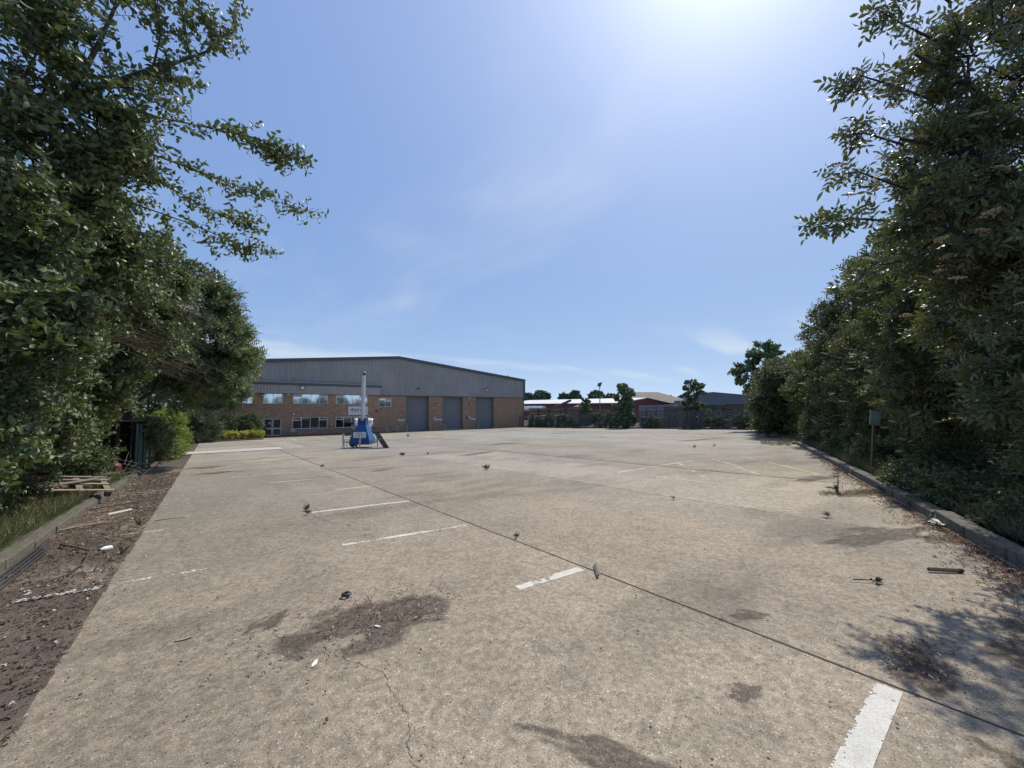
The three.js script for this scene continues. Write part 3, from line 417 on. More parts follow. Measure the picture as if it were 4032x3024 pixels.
{ const t = thing('flower_tub', 'dark flower tub with orange and red blooms beside the glazed entrance', 'planter', [4.55, BY + 0.06, FZ + 1.1]); part(t, 'pot', new THREE.LatheGeometry([[0.05, 0.08], [0.25, 0.1], [0.28, 0.45], [0.42, 0.82], [0.44, 0.86], [0.38, 0.84], [0.05, 0.8]].map(([a, b]) => new THREE.Vector2(a, b)), 18), blackMat); part(t, 'foot', cyl(0.3, 0.2, 0.1), blackMat); const R = rng(5); for (let i = 0; i < 26; i++) { const f = part(t, i % 3 ? 'leaf_tuft' : 'bloom', new THREE.IcosahedronGeometry(0.07 + 0.05 * R(), 0), i % 3 ? mat(0.06, 0.09, 0.03, 0.9) : mat(0.42, 0.09 + 0.1 * R(), 0.05, 0.8)); f.position.set((R() - 0.5) * 0.7, 0.9 + 0.35 * R(), (R() - 0.5) * 0.6); f.rotation.set(R() * 3, R() * 3, 0); } }
// bollards along the doors, and the leaning rail
const bollMat = texture(64, 256, (i, j) => { const n = vnoise(i / 6, j / 9, 4, 10, 28), c = sstep(0.62, 0.75, n); return [0.42 * (1 - c * 0.5), 0.36 * (1 - c * 0.45), 0.17 * (1 - c * 0.3)]; }), bollardMat = mat(1, 1, 1, 0.7, { map: bollMat });
[18.73, 20.22, 21.61, 25.21, 27.40, 31.0, 33.26, 36.89].forEach((x, i) => { const t = thing('bollard', ['faded yellow bollard at the low end of the sloping metal rail', 'faded yellow bollard at the raised end of the sloping metal rail', 'faded yellow bollard at the office side of the first roller door', 'faded yellow bollard on the pier side of the first roller door', 'faded yellow bollard at the office side of the middle roller door', 'faded yellow bollard between the middle and the farthest roller door, at the middle door', 'faded yellow bollard between the middle and the farthest roller door, at the farthest door', 'faded yellow bollard before the long blank brick wall past the last roller door'][i], 'bollard', [x, gy(-52) - 0.03, -52.0], 0, 'yellow bollards along the roller doors'); part(t, 'post', cyl(0.085, 0.085, 0.95, 0, 0, 0, 16), bollardMat); part(t, 'cap', new THREE.SphereGeometry(0.085, 16, 8, 0, Math.PI * 2, 0, Math.PI / 2).scale(1, 0.4, 1).translate(0, 0.95, 0), bollardMat); });
{ const t = thing('metal_rail', 'thin grey metal rail sloping between two yellow bollards', 'rail', [18.9, gy(-52.3), -52.3]); part(t, 'rail_tube', stick([V(0, 0.15, 0), V(1.6, 0.55, 0)], 0.035, 0.035, 8), pipeMat); part(t, 'foot', stick([V(1.6, 0.55, 0), V(1.62, -0.02, -0.1)], 0.03, 0.03, 8), pipeMat); }
{ const k = struct('footway', new THREE.Mesh(merge([box(17, 0.16, 1.6, 12.4, gy(-52) - 0.02, -51.95)]), kerbMat)); }

// ---------------------------------------------------------------- the camera tower in the yard
{
  const rx = V(0.7923, 0, 0.6101), T = thing('camera_tower', 'blue pyramid camera tower on stabiliser legs with tall pale mast, dark solar panel beside it', 'camera tower', [7.43, gy(-24.66), -24.66], -Math.atan2(0.6101, 0.7923));
  // local: x right, y up, z towards the viewer's side
  const blue = mat(0.022, 0.085, 0.235, 0.42), blueDark = mat(0.016, 0.06, 0.17, 0.5), galv = mat(0.42, 0.42, 0.42, 0.45, { metalness: 0.4 }), mastM = mat(0.60, 0.59, 0.55, 0.5), dark = mat(0.03, 0.03, 0.033, 0.6);
  const frustum = (w0, d0, y0, w1, d1, y1, cx, cz) => { const p = [[-w0, y0, d0], [w0, y0, d0], [w0, y0, -d0], [-w0, y0, -d0], [-w1, y1, d1], [w1, y1, d1], [w1, y1, -d1], [-w1, y1, -d1]].flatMap(([x, y, z]) => [x / 2 + cx, y, z / 2 + cz]), g = mesh3(p, [0, 1, 5, 0, 5, 4, 1, 2, 6, 1, 6, 5, 2, 3, 7, 2, 7, 6, 3, 0, 4, 3, 4, 7, 4, 5, 6, 4, 6, 7, 0, 3, 2, 0, 2, 1]).toNonIndexed(); g.computeVertexNormals(); return g; };
  const body = part(T, 'body', merge([frustum(1.22, 1.1, 0.48, 0.50, 0.46, 1.42, -0.22, -0.5), frustum(1.26, 1.14, 0.20, 1.22, 1.1, 0.478, -0.22, -0.5)]), blue);
  part(T, 'collar', merge([frustum(0.52, 0.48, 1.40, 0.46, 0.42, 1.66, -0.22, -0.5), box(0.12, 0.2, 0.4, -0.41, 1.72, -0.5), box(0.12, 0.2, 0.4, -0.03, 1.72, -0.5)]), blueDark);
  part(body, 'panel_seam', box(1.0, 0.012, 0.006, -0.22, 0.47, 0.06), blueDark);
  const mast = sub(T, 'mast'); part(mast, 'mast_tube', rbox(0.2, 2.5, 0.2, 0.02, -0.22, 2.75, -0.44), mastM); part(mast, 'mast_tube', rbox(0.17, 0.52, 0.17, 0.02, -0.21, 4.22, -0.44), mastM); for (const [y, dx] of [[3.35, 0], [3.25, 0], [1.98, 0], [1.88, 0]]) for (const s of [-0.06, 0.06]) part(mast, 'bolt', cyl(0.012, 0.012, 0.03).rotateX(Math.PI / 2).translate(-0.22 + s, y, -0.35), dark);
  mast.rotation.y = -0.5; { const p = V(-0.22, 0, -0.44).applyAxisAngle(V(0, 1, 0), -0.5); mast.position.set(-0.22 - p.x, 0, -0.44 - p.z); }
  const head = sub(T, 'camera_head'); part(head, 'neck', cyl(0.03, 0.03, 0.12, -0.21, 4.46, -0.44), dark); part(head, 'dome', new THREE.SphereGeometry(0.085, 14, 10).translate(-0.19, 4.62, -0.44), dark); part(head, 'camera_body', rbox(0.09, 0.08, 0.2, 0.02, -0.18, 4.70, -0.42), mat(0.5, 0.5, 0.5, 0.4));
  const sg = sub(T, 'information_board'); part(sg, 'backing', box(0.76, 0.36, 0.02, -0.21, 0.79, 0.045), frameWhite);
  part(sg, 'sign_face', new THREE.PlaneGeometry(0.75, 0.35).translate(-0.21, 0.79, 0.0575), mat(1, 1, 1, 0.5, { map: lettering(512, 240, (c, w, h) => { c.fillStyle = '#dcdce2'; c.fillRect(0, 0, w, h); c.font = 'bold 78px sans-serif'; c.fillStyle = '#b3303a'; c.fillText('O', 152, 92); c.fillStyle = '#3a3f55'; c.fillText('rbis', 152 + c.measureText('O').width, 92); c.fillStyle = '#8b8f9c'; c.fillRect(70, 128, 375, 11); c.fillRect(70, 160, 375, 9); c.fillRect(70, 190, 330, 9); }) }));
  sg.rotation.x = 0;
  const leg = (x, z, h, lean = 0) => { const g = sub(T, 'stabiliser_leg'); part(g, 'outer_tube', bar(V(x + lean, 0.3, z), V(x, h, z), 0.085), galv); part(g, 'inner_tube', bar(V(x + lean * 1.2, 0.02, z), V(x + lean, 0.32, z), 0.06), galv); part(g, 'foot_plate', box(0.2, 0.02, 0.2, x + lean * 1.2, 0.012, z), galv); return g; };
  leg(-1.36, -0.3, 0.84, 0.01); leg(-0.06, 0.35, 0.80, 0); leg(0.72, -0.35, 1.03, 0.05); leg(-0.9, -1.35, 0.84, 0);
  part(T, 'outrigger', bar(V(-1.36, 0.33, -0.3), V(-0.75, 0.33, -0.3), 0.07), galv); part(T, 'outrigger', bar(V(-0.06, 0.36, 0.35), V(-0.3, 0.36, 0.0), 0.07), galv); part(T, 'outrigger', bar(V(0.75, 0.33, -0.35), V(0.3, 0.36, -0.35), 0.07), galv); part(T, 'outrigger', bar(V(-0.9, 0.33, -1.35), V(-0.6, 0.33, -0.9), 0.07), galv);
  const st = sub(T, 'side_stand'); for (const x of [-1.22, -1.05]) part(st, 'stand_leg', bar(V(x, 0.02, -0.15), V(x, 0.48, -0.15), 0.03), galv); part(st, 'stand_rail', bar(V(-1.235, 0.48, -0.15), V(-0.82, 0.48, -0.15), 0.03), galv);
  const wh = sub(T, 'wheel'); part(wh, 'tyre', new THREE.TorusGeometry(0.21, 0.08, 10, 24).rotateY(Math.PI / 2 - 0.3).translate(-0.84, 0.29, -0.5), dark); part(wh, 'rim', cyl(0.16, 0.16, 0.1, 0, -0.05, 0, 18).rotateZ(Math.PI / 2).rotateY(-0.3).translate(-0.84, 0.29, -0.5), galv);
  part(T, 'beacon', rbox(0.12, 0.28, 0.12, 0.03, -0.78, 0.72, -0.25), mat(0.75, 0.22, 0.05, 0.35)); part(T, 'mudguard', box(0.3, 0.05, 0.4, -0.82, 0.62, -0.5), dark); part(T, 'drawbar', merge([bar(V(-0.6, 0.2, -0.1), V(-0.3, 0.12, 0.2), 0.08), bar(V(-0.9, 0.16, -0.2), V(-0.4, 0.2, -0.3), 0.06)]), dark);
  // solar panel: stands on edge to the right, face to the sun, its back to the yard
  const pn = sub(T, 'solar_panel'), o = V(1.24, 0.06, 0.0), e = V(0.55, 0, 0.62), u = V(-0.80, 1.19, -0.02), pt = (a, b, n = 0) => o.clone().addScaledVector(e, a).addScaledVector(u, b).addScaledVector(V().crossVectors(e, u).normalize(), n);
  const quad = (a0, a1, b0, b1, n) => { const q = [pt(a0, b0, n), pt(a1, b0, n), pt(a1, b1, n), pt(a0, b1, n)]; return mesh3(q.flatMap((v) => [v.x, v.y, v.z]), [0, 1, 2, 0, 2, 3]); };
  const backM = mat(0.22, 0.225, 0.23, 0.6), cellM = mat(0.012, 0.014, 0.022, 0.15);
  for (let i = 0; i < 2; i++) for (let j = 0; j < 4; j++) part(pn, 'panel_sheet', quad(0.02 + i * 0.49, 0.47 + i * 0.49, 0.02 + j * 0.25, 0.22 + j * 0.25, 0.004), backM);
  part(pn, 'cell_face', quad(0, 1, 0, 1, -0.02), cellM); const fr = []; for (const a of [0, 0.5, 1]) fr.push(bar(pt(a, 0), pt(a, 1), 0.035)); for (const b of [0, 0.245, 0.495, 0.745, 1]) fr.push(bar(pt(0, b), pt(1, b), 0.03)); part(pn, 'panel_frame', merge(fr), dark); part(pn, 'prop', merge([bar(pt(0.1, 0.5, 0.03), V(0.72, 0.4, -0.3), 0.03), bar(pt(0.3, 0.45, 0.03), pt(0.9, 0.45, 0.03), 0.04)]), galv);
}

// ---------------------------------------------------------------- white van nose-in to the office
{
  const T = thing('white_van', 'white panel van parked nose to the office wall behind the blue tower', 'van', [14.05, gy(-46.4), -46.4], -0.2), white = mat(0.74, 0.75, 0.76, 0.28, { clearcoat: 0.6 }), rubber = mat(0.02, 0.02, 0.021, 0.8), glassD = mat(0.03, 0.035, 0.04, 0.08), red = mat(0.4, 0.02, 0.02, 0.25);
  const prof = [[0, 0.42], [-0.02, 1.1], [-0.14, 1.72], [-0.3, 1.86], [-2.6, 1.9], [-2.95, 1.84], [-3.7, 1.22], [-4.45, 1.02], [-4.62, 0.8], [-4.64, 0.4]].map(([a, b]) => new THREE.Vector2(a, b));
  const s = new THREE.Shape(prof), g = new THREE.ExtrudeGeometry(s, { depth: 1.7, bevelEnabled: true, bevelThickness: 0.13, bevelSize: 0.06, bevelSegments: 3 }); g.rotateY(-Math.PI / 2).translate(0.85, 0, 0); // profile x -> z
  part(T, 'body', g, white);
  const dr = (x) => { const d = sub(T, 'rear_door'); part(d, 'door_skin', merge([rbox(0.78, 0.86, 0.02, 0.008, x, 0.95, 0.072)]), white); part(d, 'window_panel', rbox(0.62, 0.36, 0.012, 0.005, x, 1.5, 0.01).rotateX(0), mat(0.5, 0.52, 0.54, 0.3)); part(d, 'handle', box(0.14, 0.05, 0.03, x + (x < 0 ? 0.25 : -0.25), 1.12, 0.095), rubber); return d; }; dr(-0.42); dr(0.42);
  part(T, 'rear_bumper', rbox(1.96, 0.22, 0.2, 0.05, 0, 0.44, 0.06), rubber); part(T, 'number_plate', box(0.5, 0.11, 0.012, -0.35, 0.66, 0.095), mat(0.6, 0.5, 0.1, 0.5));
  for (const x of [-0.92, 0.92]) { part(T, 'tail_light', rbox(0.1, 0.42, 0.06, 0.02, x, 1.0, 0.04), red); for (const z of [-0.85, -3.75]) { const w = sub(T, 'wheel'); part(w, 'tyre', new THREE.TorusGeometry(0.24, 0.09, 10, 24).rotateY(Math.PI / 2).translate(x * 0.95, 0.33, z), rubber); part(w, 'rim', cyl(0.2, 0.2, 0.12, 0, -0.06, 0, 18).rotateZ(Math.PI / 2).translate(x * 0.95, 0.33, z), mat(0.4, 0.4, 0.41, 0.4)); } part(T, 'cab_window', mesh3([x * 1.09, 1.18, -2.0, x * 1.09, 1.18, -3.3, x * 1.06, 1.72, -2.75, x * 1.06, 1.72, -2.0], [0, 1, 2, 0, 2, 3]), glassD); part(T, 'door_mirror', rbox(0.22, 0.22, 0.12, 0.04, x * 1.28, 1.2, -3.15), rubber); }
  part(T, 'windscreen', mesh3([-0.78, 1.80, -3.06, 0.78, 1.80, -3.06, 0.85, 1.28, -3.69, -0.85, 1.28, -3.69], [0, 1, 2, 0, 2, 3]), glassD);
}

// ---------------------------------------------------------------- palisade fence along the end of the yard
{
  const steel = mat(0.085, 0.088, 0.092, 0.6), steel2 = mat(0.12, 0.122, 0.125, 0.55), F = thing('palisade_fence', 'dark grey palisade fence with pointed pales closing the far end of the yard', 'fence', [42.0, 0, 0]);
  const sh = new THREE.Shape([[-0.034, 0], [0.034, 0], [0.034, 1.86], [0.018, 1.91], [0, 1.95], [-0.018, 1.91], [-0.034, 1.86]].map(([a, b]) => new THREE.Vector2(a, b))), pale = new THREE.ExtrudeGeometry(sh, { depth: 0.012, bevelEnabled: false }).rotateY(Math.PI / 2); const R = rng(77);
  const z0 = -11.4, z1 = -52.4, n = 263; for (let i = 0; i < n; i++) { const z = z0 + (z1 - z0) * i / (n - 1), m = part(F, 'pale', pale, i % 3 ? steel : steel2); m.position.set(-0.05 + (R() - 0.5) * 0.008, gy(z) + 0.09, z); m.rotation.x = (R() - 0.5) * 0.02; }
  for (let i = 0; i <= 15; i++) { const z = z0 + (z1 - z0) * i / 15; part(F, 'post', box(0.05, 2.1, 0.1, 0.06, gy(z) + 0.95, z), steel); if (i < 15) { const zb = z0 + (z1 - z0) * (i + 1) / 15; for (const h of [0.42, 1.62]) part(F, 'rail', bar(V(0.0, gy(z) + h, z), V(0.0, gy(zb) + h, zb), 0.05, 0.04), steel); } }
  const w = struct('fence_footing', new THREE.Mesh(bar(V(42.02, gy(z0) + 0.02, z0), V(42.02, gy(-52.4) + 0.02, -52.4), 0.3, 0.2), mat(0.07, 0.065, 0.058, 0.95)));
}

// ---------------------------------------------------------------- beyond the fence
{
  const redM = mat(0.135, 0.034, 0.036, 0.7), whiteRoof = mat(0.56, 0.55, 0.53, 0.6), capM = mat(0.12, 0.115, 0.115, 0.7), gb = -1.9;
  { // red shed, gable to the yard, pale sheet roof
    const T = thing('red_shed', 'long red clad shed with pale sheet roof behind the palisade fence', 'building', [79.5, gb, -52.4]), L = 42, hw = 10.2, eh = 4.45, rh = 5.66;
    const s = new THREE.Shape([[-hw, 0], [hw, 0], [hw, eh], [0, rh], [-hw, eh]].map(([a, b]) => new THREE.Vector2(a, b))); part(T, 'gable_wall', new THREE.ExtrudeGeometry(s, { depth: 0.2, bevelEnabled: false }).translate(0, 0, -0.2), redM); part(T, 'side_wall', box(0.2, eh, L, -hw + 0.1, eh / 2, -L / 2), redM); part(T, 'side_wall', box(0.2, eh, L, hw - 0.1, eh / 2, -L / 2), redM);
    for (const q of [-1, 1]) { const n = 16; for (let i = 0; i < n; i++) { const z0 = 0.3 - i * (L + 0.3) / n, z1 = z0 - (L + 0.3) / n + 0.03, ex = q * (hw + 0.3), ey = eh + 0.03; part(T, 'roof_sheet', mesh3([0, rh + 0.08, z0, ex, ey, z0, ex, ey, z1, 0, rh + 0.08, z1], q < 0 ? [0, 1, 2, 0, 2, 3] : [0, 2, 1, 0, 3, 2]), whiteRoof); } part(T, 'verge_trim', bar(V(0, rh - 0.02, 0.08), V(q * (hw + 0.3), eh - 0.08, 0.08), 0.22, 0.12), q < 0 ? whiteRoof : capM); }
    part(T, 'eaves_gutter', box(0.2, 0.2, L, -hw - 0.35, eh - 0.1, -L / 2), capM);
  }
  { const T = thing('hipped_roof_building', 'large weathered grey hipped roof rising behind the red shed', 'building', [124, gb, -82], -0.6), tile = mat(1.3, 1.3, 1.3, 0.9, { map: tiled(kerbTex, 5) }); part(T, 'wall', box(30, 5, 14, 0, 2.5, 0), brickPlain); const a = 15.6, b = 7.8, h = 5, r = 9.0, k = 4.5; part(T, 'roof', mesh3([-a, h, b, a, h, b, a, h, -b, -a, h, -b, -k, r, 0, k, r, 0], [0, 1, 5, 0, 5, 4, 1, 2, 5, 2, 3, 4, 2, 4, 5, 3, 0, 4], [0, 0, 31, 0, 31, 15, 0, 15, 10, 9, 20, 9]), tile); part(T, 'vent', box(0.6, 0.6, 0.5, 9.2, 7.6, 0.6), capM); part(T, 'low_wing', box(16, 6.9, 8, 22, 3.4, -2), mat(0.2, 0.18, 0.17, 0.9)); }
  { // slate-grey warehouse
    const T = thing('grey_warehouse', 'slate grey warehouse gable behind the stacked timber beyond the fence', 'building', [86.6, gb, -40.5], -1.05), m = mat(0.115, 0.135, 0.16, 0.6); const s = new THREE.Shape([[-5.4, 0], [16, 0], [16, 5.0], [0, 6.78], [-5.4, 6.15]].map(([a, b]) => new THREE.Vector2(a, b))); part(T, 'gable_wall', new THREE.ExtrudeGeometry(s, { depth: 26, bevelEnabled: false }).translate(0, 0, -26), m); part(T, 'verge_trim', bar(V(0, 6.8, 0.1), V(16, 5.02, 0.1), 0.12), capM); part(T, 'verge_trim', bar(V(0, 6.8, 0.1), V(-5.4, 6.17, 0.1), 0.12), capM); part(T, 'side_annexe', box(2.4, 5.0, 10, -6.62, 2.5, -5.2), mat(0.12, 0.155, 0.17, 0.6)); }
  // twin-headed floodlight masts
  const pole = (x, z, top, label) => { const y = gy(z), T = thing('floodlight_mast', label, 'floodlight mast', [x, y, z], 0.9); const H = top - y; part(T, 'pole', cyl(0.09, 0.055, H - 0.5, 0, 0, 0, 10), mat(0.13, 0.14, 0.15, 0.5)); part(T, 'cross_arm', bar(V(-0.7, H - 0.5, 0), V(0.7, H - 0.5, 0), 0.07), lampBody); for (const s of [-1, 1]) { const h = sub(T, 'lamp_head'); part(h, 'housing', rbox(0.75, 0.55, 0.18, 0.04, 0, 0, 0), lampBody); part(h, 'lens', box(0.62, 0.42, 0.02, 0, 0, 0.095), mat(0.12, 0.13, 0.14, 0.2)); h.position.set(s * 0.55, H - 0.14, 0.05); h.rotation.set(0.45, s * 0.25, 0); } };
  pole(46, -38.15, 5.2, 'twin headed floodlight mast rising clear against the sky in front of the pale shed roof'); pole(45, -23.88, 4.8, 'twin headed floodlight mast half buried in the leafy tree by the fence');
  // timber packs and block pallets
  const woodTex = texture(256, 256, (i, j) => { const n = vnoise(i / 50, j / 3, 3, 5, 85), k = 0.55 + 0.6 * n; return [0.20 * k, 0.165 * k, 0.118 * k]; }), wood = [mat(1, 1, 1, 0.9, { map: tiled(woodTex, 1.5) }), mat(0.8, 0.82, 0.85, 0.9, { map: tiled(woodTex, 1.7) })];
  const pack = (x, z, w, d, rows, label) => { const T = thing('timber_pack', label, 'timber stack', [x, gy(z), z], 0, 'timber packs behind the fence'), R = rng(Math.round(x * 31 + z * 7)); let y = 0; for (let r = 0; r < rows; r++) { for (const s of [-1, 0, 1]) part(T, 'bearer', box(d * 0.98, 0.09, 0.1, 0, y + 0.045, s * w * 0.4), wood[1]); y += 0.09; const n = 4; for (let k = 0; k < n; k++) { part(T, 'board_layer', box(d, 0.135, w * (0.97 + 0.03 * R()), (R() - 0.5) * 0.06, y + 0.07, (R() - 0.5) * 0.05), wood[k % 2]); y += 0.142; } } };
  pack(45.8, -26.0, 2.6, 1.2, 4, 'tall grey brown timber pack next to the overgrown floodlight mast'); pack(45.6, -21.4, 2.8, 1.2, 4, 'long timber pack between the leafy fence tree and the next pack'); pack(45.9, -18.6, 2.6, 1.2, 4, 'timber pack under the slate grey warehouse gable'); pack(44.6, -27.6, 2.4, 1, 2, 'low timber pack beside the green wheeled bin'); pack(44.4, -23.2, 2.4, 1, 2, 'low timber pack behind the foot of the leafy fence tree');
  const blockM = [mat(0.24, 0.235, 0.235, 0.9), mat(0.30, 0.27, 0.26, 0.9)], wrap = mat(0.78, 0.78, 0.78, 0.3);
  const pallet = (x, z, n, label, white) => { const T = thing('block_pallet', label, 'pallet stack', [x, gy(z), z], 0, 'pallets of blocks behind the fence'), R = rng(Math.round(z * 13 + x)); for (let k = 0; k < n; k++) { part(T, 'pallet_base', merge([box(1.1, 0.03, 1.25, 0, k * 0.98 + 0.125, 0), ...[-0.5, 0, 0.5].map((q) => box(1.1, 0.1, 0.1, 0, k * 0.98 + 0.055, q))]), wood[1]); for (let c = 0; c < 4; c++) part(T, 'block_course', box(1.08 - 0.03 * R(), 0.195, 1.2 - 0.04 * R(), 0, k * 0.98 + 0.24 + c * 0.2, 0), blockM[(c + k) % 2]); if (white) part(T, 'wrap_cover', box(1.12, 0.03, 1.26, 0, k * 0.98 + 0.96, 0), wrap); } };
  [-32.0, -30.6, -29.2, -28.0].forEach((z) => pallet(48.2, z, 3, 'tall stack of wrapped grey block pallets in front of the red shed gable', true));
  [-55.2, -53.6, -51.9, -50.3, -48.6, -46.9].forEach((z) => pallet(47.2, z, 2, 'stack of grey block pallets behind the fence next to the warehouse corner', z > -52));
  [[50.5, -58], [50.8, -55.5], [51.2, -52.6], [51.4, -48.4], [50.2, -45.4], [50.6, -41.6], [50.4, -36.8]].forEach(([x, z], i) => pack(x, z, 2.5, 1.2, [5, 5, 5, 5, 5, 4, 4][i], ['timber pack seen past the warehouse corner below the silver tank', 'tallest timber pack below the silver tank', 'timber pack between the tank and the conveyor', 'timber pack under the conveyor foot', 'timber pack in front of the red hopper', 'timber pack right of the slim young tree', 'timber pack behind the ivy beside the bushy fence tree'][i]));
  { const T = thing('wheeled_bin', 'dark green wheeled bin with a white number 4 behind the fence', 'bin', [43.1, gy(-28.4), -28.4], -1.2), m = mat(0.012, 0.055, 0.048, 0.5); part(T, 'bin_body', new THREE.CylinderGeometry(0.82, 0.68, 1.15, 4, 1).rotateY(Math.PI / 4).scale(1, 1, 0.85).translate(0, 0.72, 0), m); part(T, 'lid', rbox(1.25, 0.12, 1.1, 0.04, 0, 1.34, 0), m); part(T, 'number', new THREE.PlaneGeometry(0.4, 0.5).rotateY(-Math.PI / 2 + 0.4).translate(-0.72, 0.95, 0), mat(1, 1, 1, 0.6, { alphaTest: 0.5, map: lettering(128, 160, (c, w, h) => { c.clearRect(0, 0, w, h); c.fillStyle = '#e4e6e2'; c.font = 'bold 150px sans-serif'; c.fillText('4', 22, 135); }) })); for (const s of [-0.4, 0.4]) part(T, 'wheel', cyl(0.1, 0.1, 0.06).rotateZ(Math.PI / 2).translate(s, 0.1, 0.4), blackMat); }
  // yard machinery far behind
  { const T = thing('tank_trailer', 'silver tank on a red steel frame beyond the fence by the warehouse corner', 'trailer', [60, -1.85, -69.3]), R = rng(3); part(T, 'tank', cyl(0.55, 0.55, 7, 0, -3.5, 0, 20).rotateX(Math.PI / 2).translate(0, 3.2, 0), mat(0.72, 0.73, 0.75, 0.25, { metalness: 0.7 })); for (let i = 0; i < 4; i++) part(T, 'hatch', cyl(0.14, 0.14, 0.25, 0, 3.75, -3 + i * 2), blackMat); part(T, 'frame_rail', box(0.2, 0.3, 8.5, 0.5, 2.4, 0), redM); part(T, 'frame_rail', box(0.2, 0.3, 8.5, -0.5, 2.4, 0), redM); for (let i = 0; i < 4; i++) part(T, 'frame_post', box(0.25, 2.4, 0.25, -0.5, 1.2, -3.6 + i * 2.4), redM); part(T, 'cross_beam', box(0.2, 0.25, 8.5, -0.55, 1.1, 0), mat(0.35, 0.22, 0.1, 0.8)); }
  { const T = thing('inclined_conveyor', 'dark inclined conveyor with pale top sloping up beyond the fence', 'conveyor', [55, -1.85, -55]), f = mat(0.05, 0.055, 0.07, 0.6); part(T, 'conveyor_frame', bar(V(0, 3.4, -2.2), V(0, 4.75, 2.2), 0.5, 0.28), f); part(T, 'belt_cover', bar(V(-0.05, 3.6, -2.1), V(-0.05, 4.93, 2.2), 0.55, 0.06), whiteRoof); for (const z of [-1.6, 1.0]) part(T, 'support_leg', bar(V(0, 0, z), V(0, 3.7 + z * 0.3, z), 0.14), f); part(T, 'brace', bar(V(0, 0.3, -1.6), V(0, 3.6, 1.0), 0.1), f); }
  { const T = thing('red_hopper', 'dull red steel hopper with pointed cover beside the conveyor', 'hopper', [56.5, -1.85, -51.6]); part(T, 'bin', new THREE.CylinderGeometry(1.5, 0.9, 1.7, 4).rotateY(Math.PI / 4).translate(0, 2.7, 0), redM); part(T, 'cover', new THREE.CylinderGeometry(0.08, 1.55, 0.55, 4).rotateY(Math.PI / 4).translate(0, 3.83, 0), redM); for (const [a, b] of [[-1, -1], [1, -1], [1, 1], [-1, 1]]) part(T, 'leg', bar(V(a * 0.9, 0, b * 0.9), V(a * 1.0, 2.8, b * 1.0), 0.16), redM); part(T, 'ladder', bar(V(-1.15, 0, 0.4), V(-1.15, 3, 0.4), 0.08), mat(0.35, 0.25, 0.12, 0.7)); }
  { const T = thing('red_loader', 'low dark red machine with a pale cab roof seen between the fence trees', 'machine', [58, -1.85, -44.5]); part(T, 'chassis', rbox(1.8, 1.1, 5.5, 0.1, 0, 1.3, 0), redM); part(T, 'boom', bar(V(-0.3, 2.1, -2.5), V(-0.3, 2.5, 2.5), 0.25), redM); part(T, 'cab_roof', box(1.2, 0.1, 1.1, 0, 2.75, 1.2), whiteRoof); part(T, 'cab', box(1.1, 0.9, 1.0, 0, 2.3, 1.2), blackMat); for (const z of [-1.8, 1.8]) part(T, 'wheel', cyl(0.5, 0.5, 2.0).rotateZ(Math.PI / 2).translate(1, 0.5, z), blackMat); }
  // white vehicles seen through the pales at the right
  const car = (x, z, turn, label, c) => { const T = thing('parked_car', label, 'car', [x, gy(z), z], turn), m = mat(...c, 0.25, { clearcoat: 0.8 }), gl = mat(0.02, 0.025, 0.03, 0.06), tr = mat(0.02, 0.02, 0.02, 0.8); const s = new THREE.Shape([[-2.1, 0.35], [-2.15, 0.75], [-1.9, 0.9], [-1.1, 0.95], [-0.5, 1.4], [0.9, 1.43], [1.7, 1.0], [2.1, 0.9], [2.15, 0.4]].map(([a, b]) => new THREE.Vector2(a, b))); part(T, 'body', new THREE.ExtrudeGeometry(s, { depth: 1.5, bevelEnabled: true, bevelSize: 0.05, bevelThickness: 0.08, bevelSegments: 2 }).translate(0, 0, -0.75), m); for (const q of [-1, 1]) { part(T, 'side_window', mesh3([-0.95, 0.98, q * 0.842, 1.4, 1.0, q * 0.842, 0.85, 1.34, q * 0.842, -0.45, 1.34, q * 0.842], [0, 1, 2, 0, 2, 3]), gl); for (const w of [-1.3, 1.3]) part(T, 'wheel', new THREE.TorusGeometry(0.22, 0.09, 8, 18).translate(w, 0.31, q * 0.78), tr); } part(T, 'windscreen', mesh3([-1.12, 1.0, -0.65, -1.12, 1.0, 0.65, -0.58, 1.42, 0.6, -0.58, 1.42, -0.6], [0, 1, 2, 0, 2, 3]), gl); };
  car(47.5, -15.6, 1.5, 'white parked car behind the pales under the maple like tree', [0.75, 0.76, 0.77]); car(50.5, -18.0, 1.5, 'silver white parked car glimpsed past the end of the timber packs', [0.7, 0.71, 0.72]); car(47.2, -12.4, 1.7, 'pale cream parked car half hidden by the hedge end behind the fence', [0.72, 0.68, 0.56]);
}

// ---------------------------------------------------------------- plants
const bark = mat(0.075, 0.062, 0.05, 0.95), barkDark = mat(0.045, 0.038, 0.032, 0.95);
const leafMat = (coat = 0.35, tr = 0.3) => new THREE.MeshPhysicalMaterial({ color: 0xffffff, vertexColors: true, roughness: 0.92, transmission: tr, thickness: 0, clearcoat: coat, clearcoatRoughness: 0.4, side: THREE.DoubleSide });
const glossyLeaf = leafMat(0.9, 0.34), softLeaf = leafMat(0.5, 0.36), dryLeaf = leafMat(0, 0.1), cheapLeaf = new THREE.MeshPhysicalMaterial({ color: 0xffffff, vertexColors: true, roughness: 0.6, side: THREE.DoubleSide });
